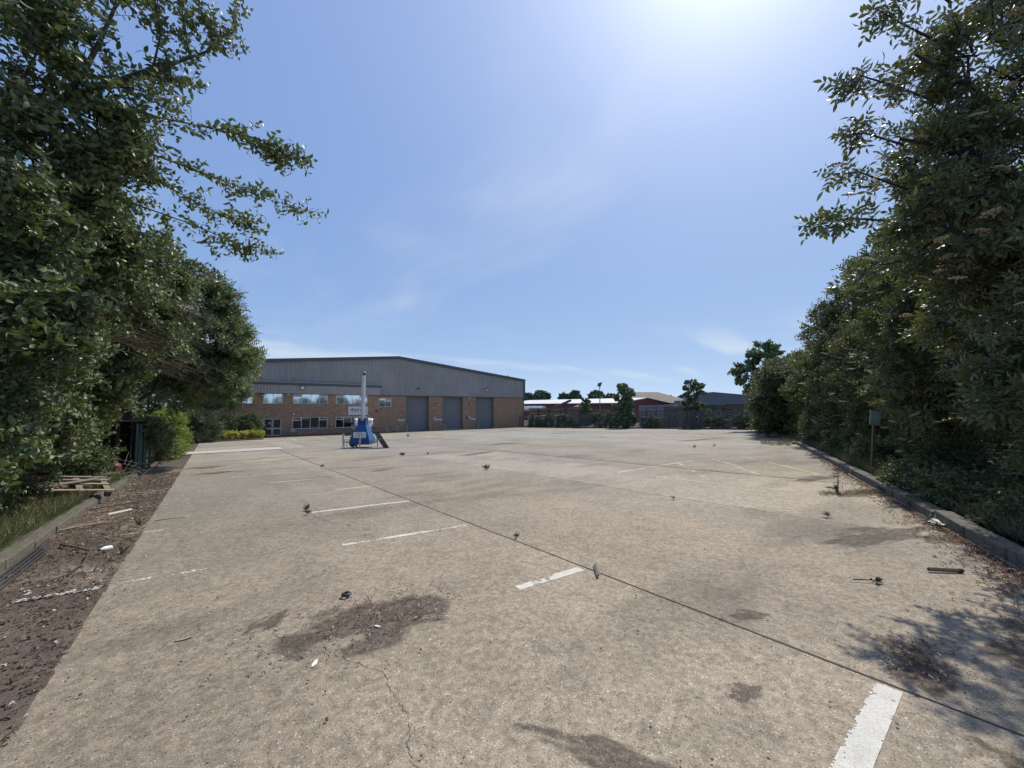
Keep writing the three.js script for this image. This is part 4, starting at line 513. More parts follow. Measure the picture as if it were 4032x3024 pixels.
// one blade: folded along its rib, tip drooping; along +y, face to +z
function blade(len, wid, fold = 0.25, droop = 0.25, n = 4) {
  const pos = [], idx = [], prof = n >= 4 ? [[0, 0.05], [0.22, 0.38], [0.5, 0.5], [0.78, 0.3], [1, 0]] : [[0, 0.06], [0.45, 0.5], [1, 0]];
  prof.forEach(([t, w]) => { const y = len * t * (1 - 0.12 * droop * t), z = -droop * len * t * t; pos.push(-w * wid, y, z + fold * w * wid, 0, y, z, w * wid, y, z + fold * w * wid); });
  for (let i = 0; i + 1 < prof.length; i++) { const p = i * 3; idx.push(p, p + 1, p + 3, p + 1, p + 4, p + 3, p + 1, p + 2, p + 4, p + 2, p + 5, p + 4); }
  return mesh3(pos, idx);
}
function tinted(g, c) { const h = plain(g), a = new Float32Array(h.attributes.position.count * 3); for (let i = 0; i < a.length; i += 3) { a[i] = c[0]; a[i + 1] = c[1]; a[i + 2] = c[2]; } h.setAttribute('color', new THREE.BufferAttribute(a, 3)); return h; }
const mergeTinted = (list) => mergeGeometries(list);
const QX = new THREE.Quaternion(), UPY = V(0, 1, 0);
function aim(g, at, dir, roll) { const q = new THREE.Quaternion().setFromUnitVectors(UPY, dir.clone().normalize()); g.applyQuaternion(new THREE.Quaternion().setFromAxisAngle(UPY, roll)); g.applyQuaternion(q); return g.translate(at.x, at.y, at.z); }
// sprigs: a twig with leaves, built once per kind in a few variants; greens are linear base colours
function sprigs(kind, seed, variants = 3) {
  const out = [], R = rng(seed);
  for (let v = 0; v < variants; v++) {
    const list = [], leafSpots = [], put = (at, dir, roll, len, wid, c, fold = 0.3, droop = 0.3, n = 4) => { const k = 0.8 + 0.4 * R(), y = (R() - 0.5) * 0.25; list.push(tinted(aim(blade(len, wid, fold, droop, n), at, dir, roll), [c[0] * k * (1 + y), c[1] * k, c[2] * k * (1 - y)])); leafSpots.push([at, dir, roll, len, wid]); };
    const twig = (a, b, r, c = [0.07, 0.055, 0.035]) => list.push(tinted(stick([a, a.clone().lerp(b, 0.5), b], r, r * 0.5, 3), c));
    if (kind === 'cherry') { // alternate broad glossy leaves along a shoot
      twig(V(0, 0, 0), V(0, 0.36, 0), 0.004); const n = 9; for (let i = 0; i < n; i++) { const t = (i + 0.6) / n, a = i * 2.4 + R(), d = V(Math.cos(a), 0.55 - 0.4 * R(), Math.sin(a)); put(V(0, 0.36 * t, 0), d, R() * 0.9 - 0.45 + Math.PI * (R() < 0.5 ? 0 : 1), 0.062 + 0.062 * R(), 0.054, [0.092, 0.132, 0.028], 0.35, 0.45); } }
    if (kind === 'elder') { // two pinnate leaves of five leaflets
      for (const s of [-1, 1]) { const d = V(s * 0.75, 0.55, (R() - 0.5) * 0.6).normalize(), o = V(0, 0.02, 0), L = 0.19; twig(o, o.clone().addScaledVector(d, L), 0.003, [0.06, 0.075, 0.03]); const side = d.clone().cross(V(0, 0, 1)).normalize(); put(o.clone().addScaledVector(d, L), d, R() * 0.6, 0.09 + 0.04 * R(), 0.042, [0.088, 0.116, 0.028], 0.3, 0.4); for (const t of [0.45, 0.8]) for (const q of [-1, 1]) put(o.clone().addScaledVector(d, L * t), d.clone().multiplyScalar(0.45).addScaledVector(side, q), R() * 0.6 - 0.3, 0.065 + 0.045 * R(), 0.038, [0.088, 0.116, 0.028], 0.3, 0.4); } twig(V(0, -0.1, 0), V(0, 0.05, 0), 0.005); }
    if (kind === 'ash') { for (let s = 0; s < 3; s++) { const a = s * 2.1 + R(), d = V(Math.cos(a) * 0.8, 0.6, Math.sin(a) * 0.8).normalize(), L = 0.24, side = d.clone().cross(V(-d.z, 0.2, d.x)).normalize(); twig(V(0, 0, 0), d.clone().multiplyScalar(L), 0.003, [0.06, 0.07, 0.03]); put(d.clone().multiplyScalar(L), d, R(), 0.10, 0.042, [0.092, 0.124, 0.036], 0.2, 0.3, 3); for (const t of [0.35, 0.6, 0.85]) for (const q of [-1, 1]) put(d.clone().multiplyScalar(L * t), d.clone().multiplyScalar(0.5).addScaledVector(side, q), R(), 0.075 + 0.04 * R(), 0.042, [0.092, 0.124, 0.036], 0.2, 0.3, 3); } }
    if (kind === 'hedge') { twig(V(0, 0, 0), V(0, 0.3, 0), 0.004); for (let i = 0; i < 13; i++) { const t = R(), a = R() * 6.3, d = V(Math.cos(a), 0.7 * R(), Math.sin(a)); put(V(0, 0.3 * t, 0), d, R() * 3, 0.045 + 0.045 * R(), 0.038, [0.082, 0.108, 0.027], 0.3, 0.3, 3); } }
    if (kind === 'yew') { twig(V(0, 0, 0), V(0, 0.3, 0), 0.004, [0.05, 0.06, 0.02]); for (let i = 0; i < 14; i++) { const t = i / 14, a = R() * 6.3, d = V(Math.cos(a), 0.9, Math.sin(a)); put(V(0, 0.3 * t, 0), d, R() * 3, 0.10, 0.018, [0.052, 0.080, 0.022], 0.1, 0.2, 3); } }
    if (kind === 'golden') { for (let i = 0; i < 14; i++) { const a = R() * 6.3, d = V(Math.cos(a), 0.4 + R(), Math.sin(a)); put(V(0, 0.14 * R(), 0), d, R() * 3, 0.055, 0.04, [0.42, 0.40, 0.085], 0.3, 0.2, 3); } }
    if (kind === 'clump') { for (let i = 0; i < 12; i++) { const a = R() * 6.3, d = V(Math.cos(a), R() * 1.6 - 0.6, Math.sin(a)); put(V((R() - 0.5) * 0.3, (R() - 0.5) * 0.3, (R() - 0.5) * 0.3), d, R() * 3, 0.24, 0.2, [0.068, 0.100, 0.044], 0.4, 0.3, 3); } }
    out.push({ geometry: mergeTinted(list), spots: leafSpots });
  }
  return out;
}
const SPRIG = { cherry: sprigs('cherry', 1), elder: sprigs('elder', 2), ash: sprigs('ash', 3), hedge: sprigs('hedge', 4), yew: sprigs('yew', 5), golden: sprigs('golden', 6), clump: sprigs('clump', 7) };
const CAM = V(0, 1.65, 0);
/* a woody plant: limbs (polylines with radii), crown lobes [x, y, z, rx, ry, rz, branchlets]; branchlets run from a lobe's inside to past its skin and carry sprigs */
function plant(name, label, category, base, { limbs = [], lobes = [], kind = 'hedge', scale = 1, per = 12, tone = [1, 1, 1], vary = 0.3, seed = 1, group, barkM = bark, material = softLeaf, droop = 0.15, shoots = [], shootSprigs = 26, leaves = 0, ragged = 0.3, keepOut = null, bias = [0, 0, 0], trunkName = 'trunk', crownName = 'crown', twigs = true }) {
  const T = thing(name, label, category, base, 0, group), R = rng(seed * 7919 + 13), o = V(...base), wood = [], spots = [];
  for (const [pts, r0, r1] of limbs) wood.push(stick(pts.map((p) => V(...p).sub(o)), r0, r1, 8));
  const anchor = []; for (const [pts] of limbs) for (let i = 0; i + 1 < pts.length; i++) for (const t of [0, 0.33, 0.66]) anchor.push(V(...pts[i]).lerp(V(...pts[i + 1]), t));
  const rand = () => { const u = R() * 2 - 1, a = R() * 6.283, s = Math.sqrt(1 - u * u); return V(s * Math.cos(a), u, s * Math.sin(a)); };
  const along = (P, n, spread, s0 = 0.2) => { for (let i = 0; i < n; i++) { const t = s0 + (1 - s0) * (i + R()) / n, f = t * (P.length - 1), k = Math.min(P.length - 2, Math.floor(f)), at = P[k].clone().lerp(P[k + 1], f - k), d = P[k + 1].clone().sub(P[k]).normalize().multiplyScalar(0.55 + 0.5 * t).addScaledVector(rand(), 0.9); d.y -= droop; spots.push([at.addScaledVector(rand(), spread * R()), d.normalize(), scale * (0.75 + 0.5 * R())]); } };
  for (const [x, y, z, rx, ry, rz, n] of lobes) for (let b = 0; b < n; b++) {
    const d = rand(); if (d.y < -0.55 && R() < 0.6) d.y *= -1; d.add(V(...bias)).normalize(); const c = V(x, y, z), q = (k) => V(d.x * rx * k, d.y * ry * k, d.z * rz * k).add(c);
    const out = 0.72 + ragged * (R() * 1.1), p0 = q(0.25 + 0.3 * R()), p2 = q(out), p1 = p0.clone().lerp(p2, 0.55).addScaledVector(rand(), 0.12 * rx); p2.y -= droop * 0.6 * rx * R();
    if (keepOut && keepOut(p2)) continue;
    along([p0, p1, p2], per, 0.10 * scale);
    if (twigs) { wood.push(stick([p0, p1, p2].map((p) => p.sub(o)), 0.012 * scale + 0.006, 0.004, 4)); }
    if (twigs && anchor.length && b % 3 === 0) { let best = anchor[0]; const g = p0.clone().add(o); for (const a of anchor) if (a.distanceToSquared(g) < best.distanceToSquared(g)) best = a; const m = best.clone().lerp(g, 0.5); m.y -= 0.06; wood.push(stick([best.clone(), m, g].map((p) => p.sub(o)), 0.022, 0.012, 4)); }
  }
  for (const pts of shoots) { const P = pts.map((p) => V(...p)), n = shootSprigs * (P.length - 1) / 4; along(P, Math.round(n), 0.05, 0.12); wood.push(stick(P.map((p) => p.clone().sub(o)), 0.018, 0.004, 5)); for (let k = 0; k < n / 9; k++) { const f = (0.2 + 0.7 * R()) * (P.length - 1), i = Math.floor(f), a = P[i].clone().lerp(P[Math.min(i + 1, P.length - 1)], f - i), dir = P[P.length - 1].clone().sub(P[0]).normalize().multiplyScalar(0.6).addScaledVector(rand(), 0.6), e = a.clone().addScaledVector(dir, 0.12 + 0.2 * R()); along([a, a.clone().lerp(e, 0.5), e], 4, 0.03, 0.2); wood.push(stick([a, e].map((p) => p.clone().sub(o)), 0.006, 0.003, 3)); } }
  if (wood.length) part(T, trunkName, merge(wood), barkM);
  const col3 = (p) => { const k = 1 + vary * (fbm(p.x * 0.8 + 50, p.y * 0.8 + p.z * 0.6 + 20, 3, seed) - 0.5) * 2, w = 1 + 0.35 * (R() - 0.5); return [tone[0] * k * w, tone[1] * k, tone[2] * k / w]; };
  const kinds = SPRIG[kind], m4 = new THREE.Matrix4(), quat = new THREE.Quaternion(), mats = (s) => { quat.setFromUnitVectors(UPY, s[1]); quat.multiply(new THREE.Quaternion().setFromAxisAngle(UPY, s[3])); return m4.compose(s[0].clone().sub(o), quat, V(s[2], s[2], s[2])); };
  for (const s of spots) s[3] = R() * 6.283;
  let rest = spots;
  if (leaves) { // the leaves nearest to the viewer are meshes of their own
    const fwd = camera.getWorldDirection(V()), near = spots.filter((s) => s[0].clone().sub(CAM).normalize().dot(fwd) > 0.62).sort((a, b) => a[0].distanceTo(CAM) - b[0].distanceTo(CAM)), nl = kinds[0].spots.length, take = new Set(near.slice(0, Math.floor(leaves / nl))); rest = spots.filter((s) => !take.has(s));
    const shapes = [blade(1, 0.55, 0.35, 0.4), blade(1, 0.6, 0.2, 0.55), blade(1, 0.5, 0.45, 0.25)].map((g) => tinted(g, [1, 1, 1])), lm = [0.8, 1, 1.2].map((k) => { const m = material.clone(); m.color = col(0.092 * k * tone[0], 0.132 * k * tone[1], 0.028 * k * tone[2]); return m; });
    let i = 0; for (const s of take) { const M = mats(s).clone(); for (const [at, dir, roll, len] of kinds[i % kinds.length].spots) { const l = part(T, 'leaf', shapes[i % 3], lm[(i * 7 + Math.round(len * 900)) % 3]); const L = new THREE.Matrix4().compose(at, new THREE.Quaternion().setFromUnitVectors(UPY, dir.clone().normalize()).multiply(new THREE.Quaternion().setFromAxisAngle(UPY, roll)), V(len, len, len)); M.clone().multiply(L).decompose(l.position, l.quaternion, l.scale); } i++; }
  }
  kinds.forEach((K, v) => { const mine = rest.filter((_, i) => i % kinds.length === v); if (!mine.length) return; const im = new THREE.InstancedMesh(K.geometry, material, mine.length); im.name = crownName; im.userData.kind = 'stuff'; mine.forEach((s, i) => { im.setMatrixAt(i, mats(s)); const c = col3(s[0]); im.setColorAt(i, col(...c)); }); T.add(im); });
  return T;
}
const trunkTo = (base, top, r, bend = 0.3) => [[[base[0], base[1] - 0.2, base[2]], [base[0] + bend * 0.3, base[1] + (top[1] - base[1]) * 0.4, base[2] - bend * 0.2], top], r, r * 0.45];

// --- left side: a cherry reaching over the yard, more trees receding along the bed
const cherry = plant('cherry_tree', 'big leafy cherry tree beside the kerb with long bare-ended branches reaching over the yard', 'tree', [-3.4, gy(-8.3) + 0.08, -8.3], {
  kind: 'cherry', material: glossyLeaf, scale: 0.9, per: 17, seed: 11, tone: [1.3, 1.2, 1.0], vary: 0.4, bias: [0.45, -0.2, 0.1], leaves: 290, ragged: 0.34, barkM: bark, shootSprigs: 34,
  limbs: [
    [[[-3.4, -0.4, -8.3], [-3.3, 1.6, -8.2], [-3.2, 3.4, -8.1], [-2.9, 5.2, -8.1], [-2.9, 7.5, -8.4]], 0.17, 0.06],
    [[[-3.2, 3.9, -8.1], [-2.81, 4.72, -7.88], [-2.30, 5.27, -7.82], [-1.75, 5.84, -7.73], [-1.10, 6.58, -7.81], [-0.72, 7.10, -7.98], [-0.27, 7.60, -7.98]], 0.07, 0.016],
    [[[-1.75, 5.84, -7.73], [-1.59, 6.27, -7.70], [-1.45, 6.81, -7.68], [-1.31, 7.44, -7.66], [-1.25, 8.2, -7.69]], 0.04, 0.012],
    [[[-3.2, 3.4, -8.1], [-2.4, 3.6, -8.6], [-1.7, 3.9, -9.2]], 0.06, 0.02], [[[-3.3, 1.8, -8.2], [-2.7, 2.3, -7.4], [-2.2, 2.7, -6.8]], 0.06, 0.02]],
  shoots: [
    [[-0.72, 7.10, -7.98], [-0.27, 7.60, -7.98], [0.03, 8.28, -8.08], [0.10, 9.22, -8.21]], [[-0.92, 6.85, -7.90], [-0.86, 7.45, -7.94], [-0.93, 8.13, -8.07], [-0.95, 8.9, -8.1]], [[-0.49, 7.30, -7.92], [-0.59, 7.98, -8.20], [-0.71, 8.71, -8.36]], [[-0.24, 7.64, -7.95], [-0.23, 8.16, -8.03], [-0.49, 8.63, -8.20]], [[-1.45, 6.81, -7.68], [-1.31, 7.44, -7.66], [-1.25, 8.4, -7.69]], [[-1.10, 6.58, -7.81], [-0.85, 6.7, -7.9], [-0.45, 6.95, -8.0]],
    [[-1.63, 6.11, -8.00], [-0.80, 6.25, -8.11], [-0.22, 6.39, -8.16], [0.50, 6.39, -8.11], [0.83, 6.29, -8.12]], [[-0.22, 6.39, -8.16], [0.48, 6.34, -7.88], [0.77, 6.27, -7.91], [1.15, 6.29, -8.00]], [[-1.74, 5.51, -8.01], [-0.96, 5.70, -8.27], [-0.01, 5.61, -8.30], [0.55, 5.54, -8.39], [1.39, 5.47, -8.25]], [[-1.84, 5.37, -8.09], [-1.06, 5.41, -8.38], [-0.31, 5.20, -8.57], [0.16, 5.11, -8.72], [0.44, 5.09, -8.76]], [[-1.91, 4.98, -8.30], [-1.30, 5.02, -8.72], [-0.51, 4.98, -8.99], [0.18, 4.90, -9.23], [0.77, 4.77, -9.29]], [[-1.9, 4.6, -8.3], [-1.2, 4.7, -9.0], [-0.7, 4.5, -9.6], [-0.1, 4.4, -9.9]],
    [[-2.3, 5.3, -7.8], [-2.0, 6.2, -7.6], [-1.9, 7.2, -7.6]], [[-2.3, 5.27, -7.75], [-1.75, 5.84, -7.68], [-1.1, 6.6, -7.76], [-0.72, 7.12, -7.9]], [[-1.5, 6.1, -7.7], [-1.1, 6.2, -7.5], [-0.6, 6.2, -7.5]], [[-2.0, 5.6, -7.8], [-1.7, 6.6, -7.4], [-1.75, 7.6, -7.3]]],
  lobes: [[-2.35, 6.5, -7.7, 0.8, 0.9, 0.8, 20], [-2.5, 8.0, -7.9, 1.0, 1.0, 1.0, 16], [-2.0, 5.0, -8.0, 0.8, 0.7, 0.85, 34], [-2.4, 3.9, -7.5, 0.95, 0.9, 0.95, 52], [-2.1, 2.7, -7.5, 0.75, 0.75, 0.9, 44], [-2.5, 1.5, -7.7, 0.75, 0.7, 0.9, 40], [-1.9, 4.1, -9.2, 0.85, 0.8, 0.9, 48], [-2.5, 2.9, -9.6, 1.0, 0.9, 1.0, 50], [-3.4, 5.2, -8.2, 1.0, 1.0, 1.1, 16], [-2.5, 1.4, -10.4, 0.7, 0.6, 0.9, 34], [-1.5, 5.6, -7.95, 0.6, 0.5, 0.5, 22], [-2.9, 0.9, -8.9, 0.6, 0.5, 0.8, 22]] });
plant('cherry_tree', 'second cherry tree farther along the kerb, dead twigs showing between its leaves', 'tree', [-3.7, gy(-12.8) + 0.08, -12.8], { kind: 'cherry', material: glossyLeaf, scale: 0.98, per: 15, seed: 12, bias: [0.5, -0.2, 0.1], tone: [1.3, 1.2, 1.0], ragged: 0.36,
  limbs: [trunkTo([-3.7, -0.4, -12.8], [-3.2, 5.5, -12.9], 0.16), [[[-3.5, 2.2, -12.8], [-2.6, 3.4, -12.4], [-1.6, 4.0, -12.0]], 0.07, 0.02], [[[-3.4, 3, -12.8], [-2.2, 4.4, -13.6], [-1.2, 5.2, -14.2]], 0.07, 0.02]],
  lobes: [[-1.7, 3.6, -11.9, 1.1, 0.9, 1.2, 56], [-1.7, 5.0, -13.4, 1.2, 1.2, 1.2, 56], [-2.4, 2.2, -12.0, 1.0, 0.8, 1.1, 46], [-2.9, 6.2, -12.6, 1.3, 1.2, 1.4, 44], [-2.6, 3.6, -14.2, 1.2, 1.2, 1.2, 40], [-2.9, 1.2, -13.0, 0.8, 0.6, 1.0, 30], [-3.6, 4, -11.5, 1.2, 1.6, 1.2, 30]] });
{ // bare dead twigs caught in the crowns
  const R = rng(41); for (let k = 0; k < 5; k++) { const c = V([-1.2, -0.9, -1.5, -1.0, -1.8][k], [3.3, 3.9, 3.0, 2.7, 3.6][k], [-11.2, -11.6, -10.4, -12, -9.6][k]), T = thing('dead_branch', 'bare grey brown dead branch hanging among the cherry leaves', 'branch', [c.x, c.y, c.z], 0, 'dead branches in the cherry trees'), w = []; for (let i = 0; i < 34; i++) { const a = V((R() - 0.5) * 0.5, (R() - 0.5) * 0.4, (R() - 0.5) * 0.5), d = V(0.9 + 0.3 * R(), -0.35 + 0.5 * (R() - 0.5), 0.4 * (R() - 0.5)).multiplyScalar(0.4 + 0.4 * R()); w.push(stick([a, a.clone().addScaledVector(d, 0.5).add(V(0, 0.06 * R(), 0)), a.clone().add(d)], 0.005, 0.002, 3)); } part(T, 'bare_twigs', merge(w), mat(0.17, 0.13, 0.10, 0.9)); part(T, 'main_stem', stick([V(-0.6, 0.25, 0), V(0, 0, 0), V(0.5, -0.2, 0.1)], 0.014, 0.006, 5), bark); } }
plant('ash_tree', 'feathery grey green ash tree standing next to the green metal sheets', 'tree', [-2.6, gy(-20.5), -20.5], { kind: 'ash', scale: 1.15, per: 12, seed: 13, bias: [0.35, 0.1, 0.1], tone: [1.4, 1.38, 1.3], ragged: 0.34, material: softLeaf,
  limbs: [trunkTo([-2.6, -0.9, -20.5], [-1.4, 6.2, -20.6], 0.18), [[[-2.4, 1.8, -20.5], [-0.9, 3.0, -20.2], [0.4, 3.8, -19.9]], 0.07, 0.02], [[[-2.0, 3, -20.5], [-0.6, 4.8, -20.9], [0, 6, -21]], 0.06, 0.02]],
  lobes: [[0.0, 4.2, -19.9, 1.5, 1.2, 1.4, 66], [-0.6, 5.9, -20.7, 1.6, 1.3, 1.5, 66], [-0.2, 2.75, -19.8, 1.3, 0.9, 1.3, 50], [-1.3, 2.3, -20.6, 1.1, 0.8, 1.1, 36], [-1.6, 3.6, -19.4, 1.5, 1.5, 1.5, 52], [-2.6, 6.6, -20.2, 1.7, 1.4, 1.7, 40], [0.3, 3.5, -21.3, 1.3, 1.2, 1.2, 40]] });
plant('ash_tree', 'tall ash tree farther back over the dark clipped hedge', 'tree', [-4.2, gy(-33), -33], { kind: 'ash', scale: 1.5, per: 10, seed: 14, tone: [1.4, 1.35, 1.2], ragged: 0.3, limbs: [trunkTo([-4.2, -1.3, -33], [-3.4, 7, -33], 0.22)], lobes: [[-2.6, 4.6, -33, 2.6, 2.0, 2.6, 70], [-3.6, 6.6, -33.6, 2.4, 1.6, 2.4, 50], [-2.4, 3.2, -33, 2.2, 1.4, 2.2, 50], [-1.2, 4.2, -36, 2.2, 1.8, 2.2, 50]] });
plant('ash_tree', 'ash tree leaning in front of the left end of the office', 'tree', [-1.2, gy(-45.4), -47.4], { kind: 'ash', scale: 1.7, per: 9, seed: 16, tone: [1.2, 1.2, 1.25], ragged: 0.34, limbs: [trunkTo([-1.2, -1.8, -47.4], [0.2, 6, -47.2], 0.2)], lobes: [[0.2, 4.6, -47.2, 2.8, 2.2, 2.2, 70], [1.6, 3.0, -47.6, 1.6, 1.3, 1.2, 34], [-1.8, 6, -47.2, 2.6, 2, 2.4, 40], [0.6, 1.9, -48.2, 2.0, 1.0, 1.4, 30]] });
const backing = [[-5.2, -9], [-5.2, -12.5], [-5.6, -16], [-6.2, -20]];
backing.forEach(([x, z], i) => plant('laurel_bush', 'dense dark bush closing the back of the bed under the cherry and ash trees', 'bush', [x, gy(z), z], { material: cheapLeaf, kind: 'hedge', scale: 1.7, per: 9, seed: 60 + i, tone: [1.0, 1.0, 0.95], ragged: 0.22, twigs: false, group: 'dark bushes behind the left bed', limbs: [trunkTo([x, gy(z), z], [x, 4.5, z], 0.1)], lobes: [[x, 1.6, z, 1.7, 1.9, 2.1, 46], [x + 0.3, 4.2, z + 0.3, 1.9, 1.8, 2.2, 50], [x, 6.4, z, 1.8, 1.6, 2.1, 34]] }));
[[-4.3, -17.2], [-4.4, -22.6], [-4.4, -14.9]].forEach(([x, z], i) => plant('shrub', 'dark spreading shrub in the deep shade beside the lean-to shelter', 'bush', [x, gy(z), z], { kind: 'hedge', scale: 1.3, per: 10, seed: 80 + i, tone: [0.9, 0.95, 0.85], twigs: false, group: 'shrubs by the lean-to', limbs: [trunkTo([x, gy(z), z], [x, 2, z], 0.06)], lobes: [[x, 0.7, z, 0.9, 1.3, 1.2, 34], [x + 0.4, 2.2, z, 1.0, 1.1, 1.2, 34]] }));
plant('conical_shrub', 'bright green feathery conical shrub at the end of the green sheets', 'shrub', [-1.9, gy(-26.8), -26.8], { kind: 'yew', scale: 1.1, per: 11, seed: 21, tone: [4.4, 3.9, 1.1], vary: 0.2, ragged: 0.12, droop: -0.25, limbs: [trunkTo([-1.9, gy(-26.8), -26.8], [-2.0, 0.9, -26.8], 0.08)], lobes: [[-1.6, -0.2, -26.4, 0.85, 0.95, 0.95, 110], [-1.75, 0.6, -26.4, 0.7, 0.85, 0.8, 90], [-1.6, -0.55, -25.5, 0.6, 0.6, 0.7, 60]] });
plant('variegated_shrub', 'grey green shrub climbing over the top of the green metal sheets', 'shrub', [-1.8, gy(-19.9), -19.9], { kind: 'hedge', scale: 1.2, per: 11, seed: 22, tone: [1.35, 1.35, 1.3], limbs: [trunkTo([-2.0, gy(-19.9), -19.9], [-1.9, 0.7, -19.9], 0.04)], lobes: [[-1.75, 0.75, -19.7, 0.4, 0.4, 0.8, 34], [-1.6, 0.1, -21.6, 0.3, 0.6, 0.5, 24]] });
plant('yew_hedge', 'large dark clipped yew hedge left of the golden shrub', 'hedge', [-1.6, gy(-44.4), -44.4], { kind: 'yew', scale: 1.7, per: 9, seed: 23, tone: [1.5, 1.4, 1.0], ragged: 0.16, twigs: false, limbs: [trunkTo([-1.6, gy(-44.4), -44.4], [-1.6, 0.6, -44.4], 0.12)], lobes: [[-2.4, -0.3, -44.2, 1.6, 1.6, 1.4, 80], [-0.4, -0.2, -44.9, 1.5, 1.6, 1.3, 80], [-1.4, 0.7, -44.6, 1.8, 1.0, 1.3, 60], [-4.4, 0.0, -43.9, 1.8, 1.8, 1.4, 50]] });
plant('yew_hedge', 'rounded dark yew bush behind the golden shrub next to the entrance', 'hedge', [2.4, gy(-48.6), -48.8], { kind: 'yew', scale: 1.7, per: 9, seed: 24, tone: [1.55, 1.45, 1.0], ragged: 0.16, twigs: false, limbs: [trunkTo([2.4, gy(-48.6), -48.8], [2.4, 0.5, -48.8], 0.12)], lobes: [[2.9, -0.3, -48.7, 1.3, 1.35, 1.2, 80], [1.2, -0.3, -48.7, 1.4, 1.4, 1.2, 70], [3.3, 0.1, -49.0, 0.9, 0.9, 0.9, 40]] });
plant('golden_shrub', 'low clipped golden yellow shrub on the bed in front of the office entrance', 'shrub', [2.3, gy(-46.9), -47.1], { kind: 'golden', scale: 1.35, per: 8, seed: 25, tone: [1.25, 1.25, 1.2], vary: 0.25, ragged: 0.16, droop: -0.2, material: leafMat(0.15, 0.3), twigs: false, limbs: [trunkTo([2.3, gy(-46.9), -47.1], [2.3, -1.2, -47.1], 0.05)], lobes: [0, 1, 2, 3, 4, 5].map((k) => [0.8 + k * 0.62, -1.15, -46.75 - k * 0.14, 0.45, 0.38, 0.42, 30]) });
// --- right side: elder close by, hawthorn and more elder along the angled kerb
function blossoms(T, base, n, lobes, seed, size, m) { // flat cream heads on the outside of the crown
  const R = rng(seed), head = merge([...Array(16).keys()].map((i) => { const a = i * 2.4, r = 0.5 * Math.sqrt((i + 0.3) / 16); return new THREE.IcosahedronGeometry(0.11, 0).scale(1, 0.5, 1).translate(r * Math.cos(a), 0.12 - r * r * 0.4 + 0.05 * hash(i, 3), r * Math.sin(a)); })), stem = stick([V(0, -0.35, 0), V(0, 0.02, 0)], 0.02, 0.02, 3), g = merge([head, stem]);
  for (let i = 0; i < n; i++) { const [x, y, z, rx, ry, rz] = lobes[Math.floor(R() * lobes.length)], to = CAM.clone().sub(V(x, y, z)).normalize(), d = V(R() - 0.5, (R() - 0.35), R() - 0.5).normalize().addScaledVector(to, 0.75).normalize(), k = 0.92 + 0.14 * R(), f = part(T, 'flower_head', g, m[i % m.length]); f.position.set(x + d.x * rx * k - base[0], y + d.y * ry * k - base[1], z + d.z * rz * k - base[2]); f.rotation.set((R() - 0.5) * 0.8, R() * 6, (R() - 0.5) * 0.8); f.scale.setScalar(size * (0.7 + 0.6 * R())); } }
const cream = [mat(0.55, 0.49, 0.33, 0.9), mat(0.46, 0.38, 0.25, 0.9), mat(0.38, 0.29, 0.20, 0.9)];
